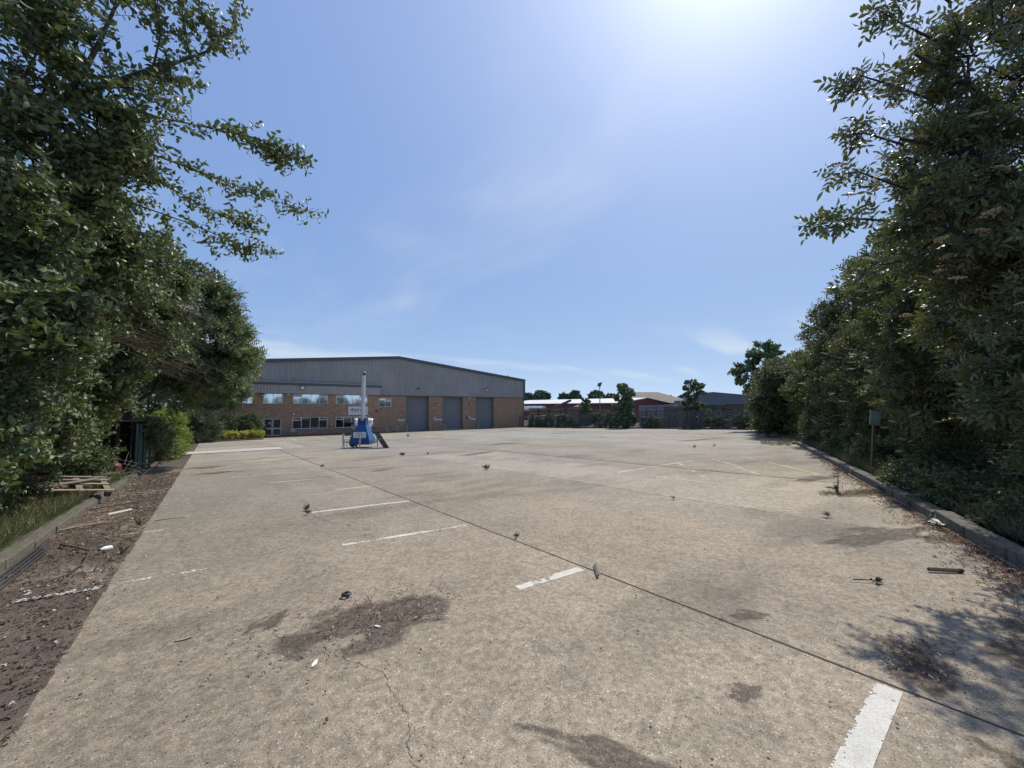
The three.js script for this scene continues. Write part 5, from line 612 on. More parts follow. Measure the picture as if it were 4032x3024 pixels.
{ const b = [9.3, gy(1) + 0.1, 1.3], lobes = [[8.4, 6.4, -0.05, 1.05, 0.9, 0.9, 34], [8.9, 7.6, 0.4, 1.3, 1.0, 1.2, 26], [8.15, 5.1, -0.4, 0.85, 0.7, 0.75, 36], [8.0, 4.1, -0.4, 0.95, 0.75, 0.8, 40], [8.6, 3.0, -0.1, 1.2, 0.9, 0.95, 56], [9.4, 5.2, 0.6, 1.5, 1.6, 1.3, 44], [8.6, 1.9, 0.3, 1.0, 0.7, 0.8, 44], [9.6, 3.2, 0.6, 1.3, 1.4, 1.1, 40], [8.7, 1.0, 0.55, 0.9, 0.5, 0.55, 30]];
  const T = plant('elder_tree', 'overhanging elder tree with cream flower heads leaning out over the kerb', 'tree', b, { kind: 'elder', material: glossyLeaf, scale: 0.92, per: 14, seed: 31, tone: [1.1, 1.05, 0.95], ragged: 0.36, leaves: 290, barkM: barkDark, shootSprigs: 30,
    limbs: [[[[9.3, -0.1, 1.3], [9.1, 1.6, 1.0], [8.9, 3.4, 0.6], [8.7, 5.4, 0.3], [8.9, 7.6, 0.4]], 0.13, 0.04], [[[9.0, 2.4, 0.8], [8.2, 3.6, 0.1], [7.4, 4.2, -0.7]], 0.06, 0.02], [[[8.8, 4.2, 0.5], [8.0, 5.0, -0.1], [7.3, 5.3, -0.8]], 0.06, 0.02], [[[8.8, 5.4, 0.3], [8.0, 6.0, -0.2], [7.2, 6.3, -0.6]], 0.05, 0.015]],
    shoots: [[[7.6, 5.8, -0.5], [7.0, 5.9, -0.8], [6.5, 5.95, -1.05], [6.3, 5.8, -1.16]], [[7.7, 6.6, -0.4], [7.0, 6.7, -0.7], [6.6, 6.75, -0.85]], [[7.6, 4.7, -0.8], [7.1, 4.95, -1.2], [6.79, 4.95, -1.48]], [[7.7, 4.3, -0.9], [7.2, 4.35, -1.3], [6.9, 4.3, -1.5], [6.66, 4.22, -1.63]], [[7.6, 3.7, -0.9], [7.2, 3.6, -1.1], [6.95, 3.5, -1.2]], [[7.5, 5.3, -0.8], [6.95, 5.4, -1.1], [6.7, 5.35, -1.25]], [[8.0, 7.3, -0.3], [7.2, 7.5, -0.6], [6.7, 7.4, -0.8]]], lobes });
  blossoms(T, b, 70, lobes.slice(0, 7), 3, 0.15, [cream[1], cream[2], cream[1]]); for (const [x, y, z] of [[6.4, 5.95, -1.05], [6.75, 4.35, -1.55], [6.85, 5.05, -1.4], [6.95, 4.6, -1.3], [7.0, 3.65, -1.15], [6.75, 6.8, -0.8], [7.1, 5.1, -1.0], [7.2, 4.5, -1.15]]) { const f = part(T, 'flower_head', T.children.find((c) => c.name === 'flower_head').geometry, cream[2]); f.position.set(x - b[0], y - b[1], z - b[2]); f.scale.setScalar(0.17); f.rotation.set(0.5, x * 9, 0.4); } }
{ const b = [13.6, gy(-1) + 0.05, -0.6], lobes = [[12.2, 3.2, -1.2, 1.4, 1.2, 1.1, 60], [12.0, 1.9, -1.0, 1.2, 0.9, 0.9, 50], [13.8, 4.6, -1.0, 1.7, 1.5, 1.5, 60], [14.3, 2.6, -1.6, 1.4, 1.3, 1.2, 60], [12.6, 5.6, -0.6, 1.6, 1.3, 1.4, 50], [14.6, 5.6, -1.6, 1.6, 1.2, 1.4, 50], [14.0, 1.0, -1.2, 1.3, 0.7, 0.9, 40]]; const T = plant('elder_tree', 'elder with many small flower heads behind the leaning green notice', 'tree', b, { kind: 'elder', material: softLeaf, scale: 1.0, per: 12, seed: 32, tone: [1.15, 1.1, 0.95], barkM: barkDark, limbs: [trunkTo([13.6, -0.1, -0.6], [13.4, 5.4, -0.9], 0.12), [[[13.5, 1.5, -0.7], [12.6, 2.8, -1.1], [12, 3.4, -1.4]], 0.05, 0.02]], lobes }); blossoms(T, b, 60, lobes, 4, 0.15, cream); }
const hawLobes = (x, z, h) => [[x, h * 0.30, z, 1.9, h * 0.26, 1.5, 70], [x + 0.4, h * 0.58, z - 0.1, 2.0, h * 0.24, 1.6, 76], [x - 0.2, h * 0.82, z + 0.1, 1.7, h * 0.20, 1.4, 66], [x - 0.9, h * 0.45, z - 0.5, 1.3, h * 0.26, 1.1, 44], [x + 0.3, h * 0.10, z - 0.6, 1.7, h * 0.12, 1.0, 34]];
[[17.6, -2.4, 6.6, 'hawthorn hedge tree right behind the leaning green notice, brown seed heads near its top'], [21.2, -4.0, 7.0, 'tall dark hawthorn dotted with pale flower heads at the bend of the kerb'], [24.9, -5.6, 6.7, 'pointed hawthorn, the tallest of the hedge row beyond the kerb bend'], [29.2, -7.4, 5.2, 'lighter green hawthorn between the tallest hawthorn and the fence'], [33.6, -9.2, 5.6, 'rounded hawthorn in the hedge near the fence'], [37.6, -10.2, 5.0, 'low hawthorn ending the hedge against the palisade fence'], [30.2, -9.7, 4.3, 'round topped hawthorn stepping out of the hedge past the kerb end'], [34.6, -11.3, 5.2, 'hawthorn between the round topped one and the open crowned tree'], [38.4, -12.7, 4.8, 'hawthorn touching the palisade fence under the open crowned tree']].forEach(([x, z, h, label], i) => { const b = [x, gy(z), z], lobes = hawLobes(x, z, h), T = plant('hawthorn_tree', label, 'tree', b, { kind: 'hedge', scale: 1.1 + i * 0.08, per: 15, seed: 33 + i, tone: i === 3 ? [1.75, 1.65, 1.0] : [1.2, 1.15, 1.0], ragged: 0.28, barkM: barkDark, limbs: [trunkTo([x, gy(z), z], [x, h * 0.9, z], 0.12), [[[x, h * 0.2, z], [x - 0.8, h * 0.45, z - 0.5], [x - 1.3, h * 0.6, z - 0.8]], 0.05, 0.02]], lobes }); blossoms(T, b, [24, 60, 30, 16, 6, 4, 8, 4, 3][i], lobes, 50 + i, 0.2, cream); });
[[10.5, 3.4], [14.5, 2.2], [17, 1.6], [19, 0.6], [21.6, 0.3], [24, -1.4], [26.5, -1.6], [29, -3.6], [34.5, -5.6]].forEach(([x, z], i) => plant('laurel_bush', 'dense dark bush filling the hedge behind the elders and hawthorns', 'bush', [x, gy(z), z], { material: cheapLeaf, kind: 'hedge', scale: 1.9, per: 8, seed: 90 + i, tone: [1.0, 1.0, 0.95], ragged: 0.2, twigs: false, group: 'dark bushes behind the right hedge', limbs: [trunkTo([x, gy(z), z], [x, 4.5, z], 0.1)], lobes: [[x, 1.2, z, 2.4, 1.9, 1.7, 44], [x, 4.2, z, 2.3, 1.9, 1.6, 36]] }));
plant('sycamore_tree', 'open crowned tree with sky showing through it at the end of the fence', 'tree', [41.2, gy(-13.4), -13.2], { kind: 'clump', scale: 0.95, per: 9, seed: 45, tone: [2.0, 2.0, 1.8], ragged: 0.42, barkM: barkDark, limbs: [trunkTo([41.2, -0.6, -13.2], [40.2, 7, -14], 0.14), [[[41, 2.2, -13.3], [39.8, 3.8, -14.6], [38.6, 4.8, -15.6]], 0.06, 0.02], [[[41, 3, -13.4], [41.5, 5, -14.6], [41.2, 6.4, -15.2]], 0.06, 0.02]], lobes: [[39.6, 4.6, -15.1, 1.5, 1.3, 1.5, 26], [40.4, 6.4, -14.1, 1.5, 1.3, 1.4, 26], [39.8, 3.0, -14.5, 1.5, 1.0, 1.2, 24], [41.5, 4.6, -13.2, 1.5, 1.8, 1.5, 26], [40.6, 1.6, -13.4, 1.3, 1.0, 1.1, 20]] });
// --- along the fence and beyond it
plant('fence_tree', 'bushy tree grown up through the palisade fence, dark at its foot', 'tree', [41.6, gy(-30.7), -30.7], { kind: 'clump', scale: 0.85, per: 10, seed: 46, tone: [1.8, 1.8, 1.8], ragged: 0.32, limbs: [trunkTo([41.6, -1.1, -30.7], [41.6, 3.8, -30.6], 0.12)], lobes: [[41.6, 0.1, -30.6, 1.2, 1.2, 1.7, 44], [41.6, 1.7, -30.7, 1.2, 1.0, 1.8, 44], [41.6, 3.1, -30.5, 1.1, 1.1, 1.5, 40], [41.6, 4.0, -30.9, 0.7, 0.6, 0.9, 16]] });
plant('fence_tree', 'slim young tree behind the fence in front of the red hopper', 'tree', [42.7, gy(-38.1), -38.1], { kind: 'clump', scale: 0.8, per: 9, seed: 47, tone: [1.6, 1.55, 1.2], ragged: 0.36, limbs: [trunkTo([42.7, -1.4, -38.1], [42.7, 2.7, -38.1], 0.07)], lobes: [[42.7, 0.8, -38.0, 1.0, 0.9, 1.2, 22], [42.7, 2.2, -38.2, 0.7, 0.9, 0.8, 16], [42.7, -0.5, -38, 0.9, 0.8, 1.3, 16]] });
plant('fence_tree', 'leafy tree wrapped round the floodlight mast behind the fence', 'tree', [43.0, gy(-22.2), -22.2], { kind: 'clump', scale: 0.8, per: 9, seed: 48, tone: [1.5, 1.5, 1.3], ragged: 0.4, limbs: [trunkTo([43, -0.8, -22.2], [43, 4, -22.2], 0.08)], lobes: [[43, 3.6, -22.2, 0.9, 1.0, 1.3, 22], [43, 2.0, -22.4, 0.9, 1.0, 1.2, 18], [43, 0.9, -22.0, 1.0, 0.8, 1.5, 26], [43, -0.1, -22.4, 0.8, 0.7, 1.0, 14]] });
[[-49, 'low ivy clump on the fence near the warehouse corner'], [-45.5, 'ivy bush on the fence behind which pallets stand'], [-42.5, 'taller ivy bush on the fence left of the slim young tree'], [-35.5, 'ivy mat topping the pales right of the slim young tree'], [-33.4, 'ivy mat running into the bushy fence tree'], [-16.8, 'ragged bramble in front of the pales near the hedge end'], [-14.2, 'dark bramble heap where the fence meets the hedge'], [-47.2, 'pale ivy clump between two darker ones near the warehouse corner'], [-40.2, 'thin ivy left of the slim young tree'], [-27.0, 'ivy on the pales in front of the low timber pack'], [-19.5, 'straggling bramble before the long timber pack']].forEach(([z, label], i) => plant('fence_ivy', label, 'climber', [42.2, gy(z), z], { kind: 'clump', scale: 0.6, per: 8, seed: 100 + i, tone: [1.7, 1.65, 1.2], ragged: 0.4, limbs: [trunkTo([42.2, gy(z), z], [42.2, gy(z) + 1.4, z], 0.03)], lobes: [[42.2, gy(z) + 0.7, z, 0.45, 0.85, 1.3, 24], [42.2, gy(z) + (i < 5 ? 1.5 : 0.5), z + 0.3, 0.45, 0.6, 1.2, 18]] }));
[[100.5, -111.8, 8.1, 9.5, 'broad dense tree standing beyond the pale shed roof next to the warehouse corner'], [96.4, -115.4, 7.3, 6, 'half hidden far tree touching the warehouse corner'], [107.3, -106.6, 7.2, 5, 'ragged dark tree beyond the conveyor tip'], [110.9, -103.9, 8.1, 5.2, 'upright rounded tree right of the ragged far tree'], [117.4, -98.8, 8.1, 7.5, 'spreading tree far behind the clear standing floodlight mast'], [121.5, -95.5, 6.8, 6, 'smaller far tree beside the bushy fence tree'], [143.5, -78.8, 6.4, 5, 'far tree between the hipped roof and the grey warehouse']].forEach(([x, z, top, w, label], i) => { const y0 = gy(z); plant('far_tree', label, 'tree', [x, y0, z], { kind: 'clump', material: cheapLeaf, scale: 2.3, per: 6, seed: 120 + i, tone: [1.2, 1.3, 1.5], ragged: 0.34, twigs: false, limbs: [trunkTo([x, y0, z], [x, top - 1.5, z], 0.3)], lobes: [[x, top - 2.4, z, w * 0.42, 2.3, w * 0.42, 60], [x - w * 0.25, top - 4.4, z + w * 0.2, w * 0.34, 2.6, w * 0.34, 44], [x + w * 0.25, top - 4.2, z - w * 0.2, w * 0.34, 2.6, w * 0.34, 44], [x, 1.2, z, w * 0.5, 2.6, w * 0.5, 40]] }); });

// ---------------------------------------------------------------- left bed: sheets, lean-to, pallet, planks, rubbish
const woodSmall = texture(128, 128, (i, j) => { const n = vnoise(i / 30, j / 2.2, 3, 4, 58), s = hash(i >> 1, j >> 1, 8), k = 0.55 + 0.6 * n + 0.15 * s; return [0.27 * k, 0.225 * k, 0.165 * k]; });
const plankMats = [mat(0.72, 0.74, 0.78, 0.9, { map: tiled(woodSmall, 0.4) }), mat(1.05, 1.0, 0.9, 0.9, { map: tiled(woodSmall, 0.5) }), mat(0.42, 0.42, 0.43, 0.95, { map: tiled(woodSmall, 0.4) }), mat(1.6, 1.45, 1.05, 0.85, { map: tiled(woodSmall, 0.6) })];
{ // green corrugated sheets on edge
  const T = thing('green_metal_sheets', 'upright green corrugated metal sheets standing along the yard edge', 'metal sheet', [-1.98, gy(-18.7), -18.74], 0), d = V(0.1, 0, -2.55), L = d.length(), green = [mat(0.020, 0.075, 0.055, 0.6), mat(0.028, 0.095, 0.070, 0.6), mat(0.016, 0.06, 0.046, 0.65)];
  for (let k = 0; k < 3; k++) { const m = part(T, 'sheet', corrugated(0, L / 3 + 0.03, () => -0.05, () => 1.66 + 0.05 * k, 0.19, 0.05), green[k]); m.position.set(d.x * k / 3 + 0.012 * k, d.y - SLOPE * L * k / 3, d.z * k / 3); m.rotation.set(0, Math.PI / 2 + 0.04, 0.012 * (k - 1)); }
  part(T, 'edge_post', box(0.06, 1.75, 0.06, -0.05, 0.84, 0.02), mat(0.10, 0.14, 0.12, 0.8)); part(T, 'rail', bar(V(-0.06, 1.2, 0), V(0.04, 1.1, -2.5), 0.06), barkDark);
}
{ // the lean-to behind, open to the front and deep in shade
  const T = thing('lean_to_shelter', 'dark open lean-to shelter of old posts and boards beside the green sheets', 'shed', [-3.4, gy(-20), -20]), dk = [mat(0.15, 0.13, 0.105, 0.95), mat(0.19, 0.165, 0.13, 0.95)], conc = mat(0.16, 0.155, 0.145, 0.95), R = rng(8);
  for (const [x, z, h] of [[-1.0, 0.9, 1.75], [-0.35, 0.7, 1.8], [0.25, 0.45, 1.8], [0.75, 0.2, 1.75], [1.25, 0, 1.8]]) part(T, 'post', box(0.11, h, 0.11, x, h / 2, z), conc);
  for (let i = 0; i < 14; i++) part(T, 'back_board', box(0.19, 1.75, 0.025, -1.4 + i * 0.2, 0.87, -1.6 + (R() - 0.5) * 0.02), dk[i % 2]); for (let i = 0; i < 9; i++) part(T, 'roof_board', box(3.1, 0.03, 0.27, -0.05, 1.86 + (R() - 0.5) * 0.01 - i * 0.012, 1.0 - i * 0.3), dk[i % 2]); for (let i = 0; i < 9; i++) part(T, 'side_board', box(0.025, 1.75, 0.27, -1.55, 0.87, 0.9 - i * 0.29), dk[i % 2]);
  for (const y of [0.9, 1.3]) part(T, 'rail', bar(V(-1.2, y, 1.0), V(1.3, y + 0.05, 0.0), 0.035), dk[0]);
}
{ const T = thing('red_drum', 'dented dark red drum standing behind the brushwood heap', 'drum', [-2.35, gy(-17) + 0.1, -17.1]), m = mat(0.13, 0.018, 0.014, 0.6); part(T, 'drum_body', new THREE.LatheGeometry([[0.02, 0], [0.17, 0.0], [0.19, 0.1], [0.175, 0.14], [0.19, 0.18], [0.175, 0.24], [0.19, 0.29], [0.17, 0.36], [0.1, 0.42], [0.02, 0.43]].map(([a, b]) => new THREE.Vector2(a, b)), 20), m); part(T, 'cap', cyl(0.05, 0.04, 0.05, 0, 0.42, 0), blackMat); }
{ const T = thing('brushwood_heap', 'heap of grey dead brushwood at the end of the kerb', 'brushwood', [-2.05, gy(-16.6) + 0.05, -16.6]), R = rng(12), w = [mat(0.16, 0.14, 0.12, 0.95), mat(0.09, 0.075, 0.06, 0.95)]; for (let i = 0; i < 60; i++) { const a = V((R() - 0.5) * 0.9, R() * 0.4, (R() - 0.5) * 1.8), d = V(R() - 0.5, (R() - 0.3) * 0.35, R() - 0.5).normalize().multiplyScalar(0.25 + 0.5 * R()); part(T, 'branch', stick([a, a.clone().addScaledVector(d, 0.5).add(V(0, 0.05 * R(), 0)), a.clone().add(d)], 0.009, 0.004, 4), w[i % 2]); } }
{ // broken pallet tipped on the kerb
  const T = thing('broken_pallet', 'broken grey wooden pallet lying tipped on the kerb', 'pallet', [-2.28, gy(-12.6) + 0.2, -12.6], 0.25); T.rotation.x = 0.14; T.rotation.z = -0.2; T.position.y += 0.1;
  for (const x of [-0.42, 0, 0.42]) { for (const z of [-0.55, 0, 0.55]) if (!(x === 0 && z === 0.55)) part(T, 'block', rbox(0.1, 0.09, 0.14, 0.006, x, 0.045, z), plankMats[2]); part(T, 'stringer', box(0.1, 0.022, 1.25, x, 0.102, 0), plankMats[0]); } for (const [z, w, t] of [[-0.58, 1.0, 0], [-0.3, 1.0, 0.02], [0.02, 0.95, -0.03], [0.55, 1.0, 0.01]]) part(T, 'deck_board', box(w, 0.02, 0.1, 0, 0.124, z).rotateY(t), plankMats[z > 0 ? 1 : 0]); part(T, 'bottom_board', box(0.1, 0.02, 1.2, -0.42, -0.012, 0), plankMats[2]); part(T, 'loose_board', box(1.0, 0.02, 0.1, 0, 0.15, 0).rotateY(0.6).rotateZ(0.06).translate(-0.1, 0.02, 0.1), plankMats[0]);
}
[[[-3.0, 0.30, -13.2], [-2.55, 0.34, -15.4], 0.11, 3, 'pale yellow plank lying along the back of the pallet heap'], [[-2.75, 0.26, -13.1], [-2.35, 0.32, -14.9], 0.09, 1, 'light brown plank beside the pale yellow plank'], [[-2.55, 0.22, -11.6], [-2.95, 0.24, -13.4], 0.09, 0, 'grey board under the edge of the broken pallet'], [[-2.2, 0.2, -13.5], [-2.15, 0.24, -15.2], 0.09, 1, 'weathered board between the pallet and the brushwood heap'], [[-2.35, 0.14, -10.4], [-2.6, 0.16, -11.5], 0.05, 3, 'thin pale lath on the soil in front of the broken pallet'], [[-2.9, 0.2, -15.2], [-2.2, 0.3, -16.2], 0.1, 2, 'dark board leaning towards the brushwood heap'], [[-2.9, 0.42, -12.2], [-1.95, 0.3, -13.4], 0.09, 2, 'dark board lying crosswise over the broken pallet'], [[-2.7, 0.30, -14.3], [-2.0, 0.38, -13.7], 0.1, 0, 'grey board lying crosswise behind the broken pallet'], [[-3.1, 0.2, -11.9], [-2.3, 0.3, -12.0], 0.08, 2, 'short dark board at the front of the pallet heap'], [[-2.5, 0.36, -14.8], [-2.1, 0.2, -13.0], 0.07, 2, 'narrow dark batten running over the pallet heap'], [[-2.6, 0.16, -9.4], [-2.25, 0.15, -9.7], 0.05, 1, 'short pale stick of wood on the bed soil'], [[-2.5, 0.12, -8.5], [-2.75, 0.13, -8.9], 0.045, 3, 'split light lath beside the rough grass']].forEach(([a, b, w, m, label]) => { const A = V(...a), B = V(...b); A.y += gy(A.z); B.y += gy(B.z); const T = thing('timber_plank', label, 'plank', [A.x, A.y, A.z]); part(T, 'board', bar(V(0, 0, 0), B.clone().sub(A), w, 0.022), plankMats[m]); });
{ // roses at the back of the bed
  const b = [-3.2, gy(-12.3) + 0.05, -12.3], T = plant('rose_bush', 'straggling dark rose bush with red blooms behind the broken pallet', 'bush', b, { kind: 'hedge', scale: 1.0, per: 9, seed: 151, tone: [0.9, 1.0, 0.8], limbs: [trunkTo(b, [-3.2, 0.4, -12.3], 0.02)], lobes: [[-3.2, 0.05, -12.4, 0.6, 0.4, 1.0, 34], [-3.0, -0.05, -11.2, 0.5, 0.35, 0.7, 24]] }), R = rng(6), red = mat(0.5, 0.03, 0.02, 0.6);
  for (let i = 0; i < 9; i++) { const f = sub(T, 'bloom'); for (let k = 0; k < 6; k++) part(f, 'petal', blade(0.07, 0.07, 0.6, -0.3, 3).rotateX(0.6).rotateY(k * 1.05), red); f.position.set(0.35 + 0.25 * R(), 0.25 + 0.35 * R(), -1.1 + 2.2 * R()); f.rotation.set(R() - 0.5, R() * 6, R() - 0.5); } }
// undergrowth of the left bed
[[-3.0, -15.2, 0.9, 'leafy undergrowth behind the pallet heap below the second cherry tree'], [-3.5, -10.2, 0.8, 'undergrowth at the foot of the leaning cherry trunk'], [-3.9, -13.4, 1.2, 'dark shrub between the two cherry trunks'], [-4.6, -17.0, 1.4, 'dark shrub left of the lean-to shelter'], [-3.1, -8.2, 0.55, 'low nettles by the cherry trunk']].forEach(([x, z, h, label], i) => plant('undergrowth', label, 'undergrowth', [x, gy(z), z], { kind: 'hedge', scale: 1.15, per: 9, seed: 160 + i, tone: [1.0, 1.1, 0.8], twigs: false, limbs: [trunkTo([x, gy(z), z], [x, h, z], 0.03)], lobes: [[x, gy(z) + h * 0.5, z, 0.8, h * 0.6, 1.1, 44], [x + 0.2, gy(z) + h, z + 0.2, 0.7, h * 0.5, 0.9, 30]] }));
[[-5.0, -25.0, 2.6], [-5.9, -28.5, 6.2], [-4.6, -30.2, 4.6], [-8.4, -35, 7.2], [-6.0, -39.5, 6.4], [-10.5, -43.0, 5.4], [-6.6, -45.0, 6.6], [-3.6, -37.0, 5.2]].forEach(([x, z, h], i) => plant('dark_bush', ['tall dark bush behind the bright conical shrub', 'large dark bush filling the bed beyond the ash trunk', 'dark bush beside the farther ash tree', 'tall evergreen mass at the back corner of the bed', 'dark bush left of the clipped yew hedge', 'broad evergreen against the left end of the site', 'evergreen next to the clipped yew hedge', 'low bush under the farther ash tree'][i], 'bush', [x, gy(z), z], { kind: 'hedge', scale: 1.9, per: 8, seed: 180 + i, tone: [1.0, 1.05, 0.9], ragged: 0.2, twigs: false, material: cheapLeaf, limbs: [trunkTo([x, gy(z), z], [x, h * 0.7, z], 0.1)], lobes: [[x, gy(z) + h * 0.35, z, 1.7, h * 0.36, 1.9, 46], [x + 0.3, gy(z) + h * 0.75, z, 1.6, h * 0.3, 1.8, 40]] }));
// ---------------------------------------------------------------- litter and debris
function twigThing(name, label, category, pts, r, m, group) { const o = V(...pts[0]); const T = thing(name, label, category, [o.x, gy(o.z) + o.y, o.z], 0, group); part(T, 'stem', stick(pts.map((p) => V(p[0], gy(p[2]) + p[1], p[2]).sub(V(o.x, gy(o.z) + o.y, o.z))), r, r * 0.6, 6), m); return T; }
const palestick = mat(0.30, 0.24, 0.17, 0.9), darkstick = mat(0.07, 0.05, 0.038, 0.95), whiteM = mat(0.6, 0.59, 0.55, 0.7);
{ const T = twigThing('fallen_branch', 'pale forked branch lying across the dirt strip by the painted line', 'branch', [[-1.88, 0.03, -9.27], [-1.6, 0.04, -9.42], [-1.29, 0.03, -9.55]], 0.014, palestick); part(T, 'fork', stick([V(0.3, 0.0, -0.13), V(0.5, 0.01, -0.1), V(0.72, 0.0, -0.02)], 0.010, 0.005, 5), palestick); }
{ const T = twigThing('fallen_branch', 'crooked dark branch on the dirt strip near the white bottle', 'branch', [[-1.6, 0.03, -8.2], [-1.4, 0.035, -7.85], [-1.2, 0.03, -7.5], [-1.15, 0.03, -6.9], [-1.2, 0.03, -6.5], [-1.34, 0.03, -6.28]], 0.013, darkstick); part(T, 'side_twig', stick([V(0.4, 0, 0.7), V(0.43, 0.01, 0.85), V(0.5, 0, 1.0)], 0.005, 0.002, 4), darkstick); }
twigThing('fallen_branch', 'long straight dark stick across the dirt strip below the broken pallet', 'branch', [[-1.88, 0.03, -11.2], [-1.5, 0.03, -11.4], [-1.2, 0.03, -11.55]], 0.011, darkstick); twigThing('fallen_branch', 'thin dark stick parallel to the long one by the kerb', 'branch', [[-1.8, 0.03, -10.55], [-1.4, 0.03, -10.75], [-1.0, 0.03, -10.95]], 0.008, darkstick);
twigThing('fallen_twig', 'thin black twig lying on the slab edge beside the dirt strip', 'twig', [[-0.72, 0.02, -9.1], [-0.5, 0.025, -9.1], [-0.3, 0.02, -9.05]], 0.006, darkstick);
{ const T = thing('plastic_strips', 'bundle of black plastic strips lying along the foot of the kerb', 'plastic strip', [-1.72, gy(-7.2) + 0.02, -7.2]); for (let k = 0; k < 4; k++) part(T, 'strip', bar(V(-0.08 + k * 0.05, 0.01 + 0.004 * k, 1.1 + 0.1 * k), V(-0.05 + k * 0.045, 0.012, -1.2 + 0.15 * k), 0.022, 0.01), mat(0.05, 0.052, 0.055, 0.5)); }
{ const T = thing('drinks_bottle', 'empty white plastic bottle with dark cap on its side at the slab edge', 'bottle', [-1.0, gy(-7.45) + 0.04, -7.45], 0.9); T.scale.setScalar(0.75); part(T, 'bottle_body', new THREE.LatheGeometry([[0.002, 0], [0.042, 0.004], [0.045, 0.02], [0.045, 0.12], [0.02, 0.165], [0.016, 0.19]].map(([a, b]) => new THREE.Vector2(a, b)), 16).rotateZ(Math.PI / 2 - 0.15), mat(0.6, 0.62, 0.62, 0.3)); part(T, 'cap', cyl(0.018, 0.018, 0.03, 0, 0.185, 0).rotateZ(Math.PI / 2 - 0.15), blackMat); }
{ const T = thing('white_lath', 'broken white painted lath lying on the dirt strip', 'lath', [-1.45, gy(-10.35) + 0.03, -10.35]); part(T, 'board', bar(V(0, 0, 0), V(0.3, 0.01, -0.2), 0.03, 0.012), whiteM); part(T, 'splinter', bar(V(0.29, 0.012, -0.19), V(0.36, 0.02, -0.2), 0.02, 0.008), palestick); }
{ const T = thing('wood_scrap', 'short brown stick of wood lying over the slab joint', 'wood scrap', [3.39, gy(-2.91) + 0.028, -2.91]); part(T, 'board', bar(V(0, 0, 0), V(-0.2, 0, 0.21), 0.028, 0.016), plankMats[0]); part(T, 'splinter', bar(V(0.02, 0, 0.01), V(-0.02, 0.004, 0.04), 0.01, 0.008), plankMats[1]); }
{ const T = thing('wood_scrap', 'dark charred stick of wood on the concrete near the angled kerb', 'wood scrap', [5.82, gy(-0.63) + 0.03, -0.63]); part(T, 'board', bar(V(0, 0, 0), V(0.19, 0, 0.2), 0.03, 0.024), mat(0.09, 0.075, 0.05, 0.9)); part(T, 'burnt_end', bar(V(0.18, 0, 0.19), V(0.21, 0, 0.22), 0.034, 0.026), blackMat); }
{ const T = twigThing('fallen_twig', 'withered twig with curled leaves on the concrete near the charred stick', 'twig', [[4.98, 0.02, -1.05], [5.05, 0.03, -0.95], [5.1, 0.02, -0.86]], 0.006, darkstick), R = rng(4); for (let i = 0; i < 8; i++) { const l = part(T, 'leaf', tinted(blade(0.05, 0.03, 0.7, 0.6, 3), [0.07, 0.075, 0.04]), dryLeaf); l.position.set(0.06 + 0.08 * R(), 0.012, 0.09 + 0.12 * R()); l.rotation.set(1.2 + R(), R() * 6, R()); } }
{ const T = thing('paper_sheet', 'crumpled white sheet lying against the angled kerb', 'paper', [8.25, gy(-0.82) + 0.02, -0.78], 0.4); const g = new THREE.PlaneGeometry(0.26, 0.18, 8, 6).rotateX(-Math.PI / 2), p = g.attributes.position; for (let i = 0; i < p.count; i++) p.setY(i, 0.05 * fbm(p.getX(i) * 9, p.getZ(i) * 9, 2, 3)); g.computeVertexNormals(); part(T, 'sheet', g, whiteM); }
[[7.68, -0.62, 0.05, 'small torn white scrap below the crumpled sheet'], [0.62, -3.02, 0.05, 'white paint flake at the edge of the big dark stain'], [1.12, -3.22, 0.045, 'white paint flake in the middle of the big dark stain'], [-0.11, -4.02, 0.07, 'grey beige chip of wood alone on the open slab']].forEach(([x, z, s, label], i) => { const T = thing('litter_scrap', label, 'litter', [x, slabTop(x, z) + 0.007, z], i), g = new THREE.CircleGeometry(s * 0.6, 7).rotateX(-Math.PI / 2), p = g.attributes.position; for (let k = 0; k < p.count; k++) p.setXYZ(k, p.getX(k) * (1 + 0.6 * hash(k, i)), 0.005 * hash(k, i, 4), p.getZ(k) * 0.5); g.computeVertexNormals(); part(T, 'flake', g, i === 3 ? plankMats[1] : whiteM); part(T, 'underside', g.clone().translate(0, -0.004, 0).scale(0.95, 1, 0.95), i === 3 ? plankMats[2] : mat(0.4, 0.4, 0.39, 0.8)); });
{ const T = thing('rubber_ring', 'small black rubber ring lying beside the big dark stain', 'ring', [1.07, gy(-3.96) + 0.02, -3.96]); part(T, 'ring', new THREE.TorusGeometry(0.035, 0.011, 8, 20).rotateX(Math.PI / 2), blackMat); part(T, 'collar', new THREE.TorusGeometry(0.028, 0.006, 6, 18).rotateX(Math.PI / 2).translate(0, 0.01, 0), mat(0.05, 0.05, 0.055, 0.5)); }
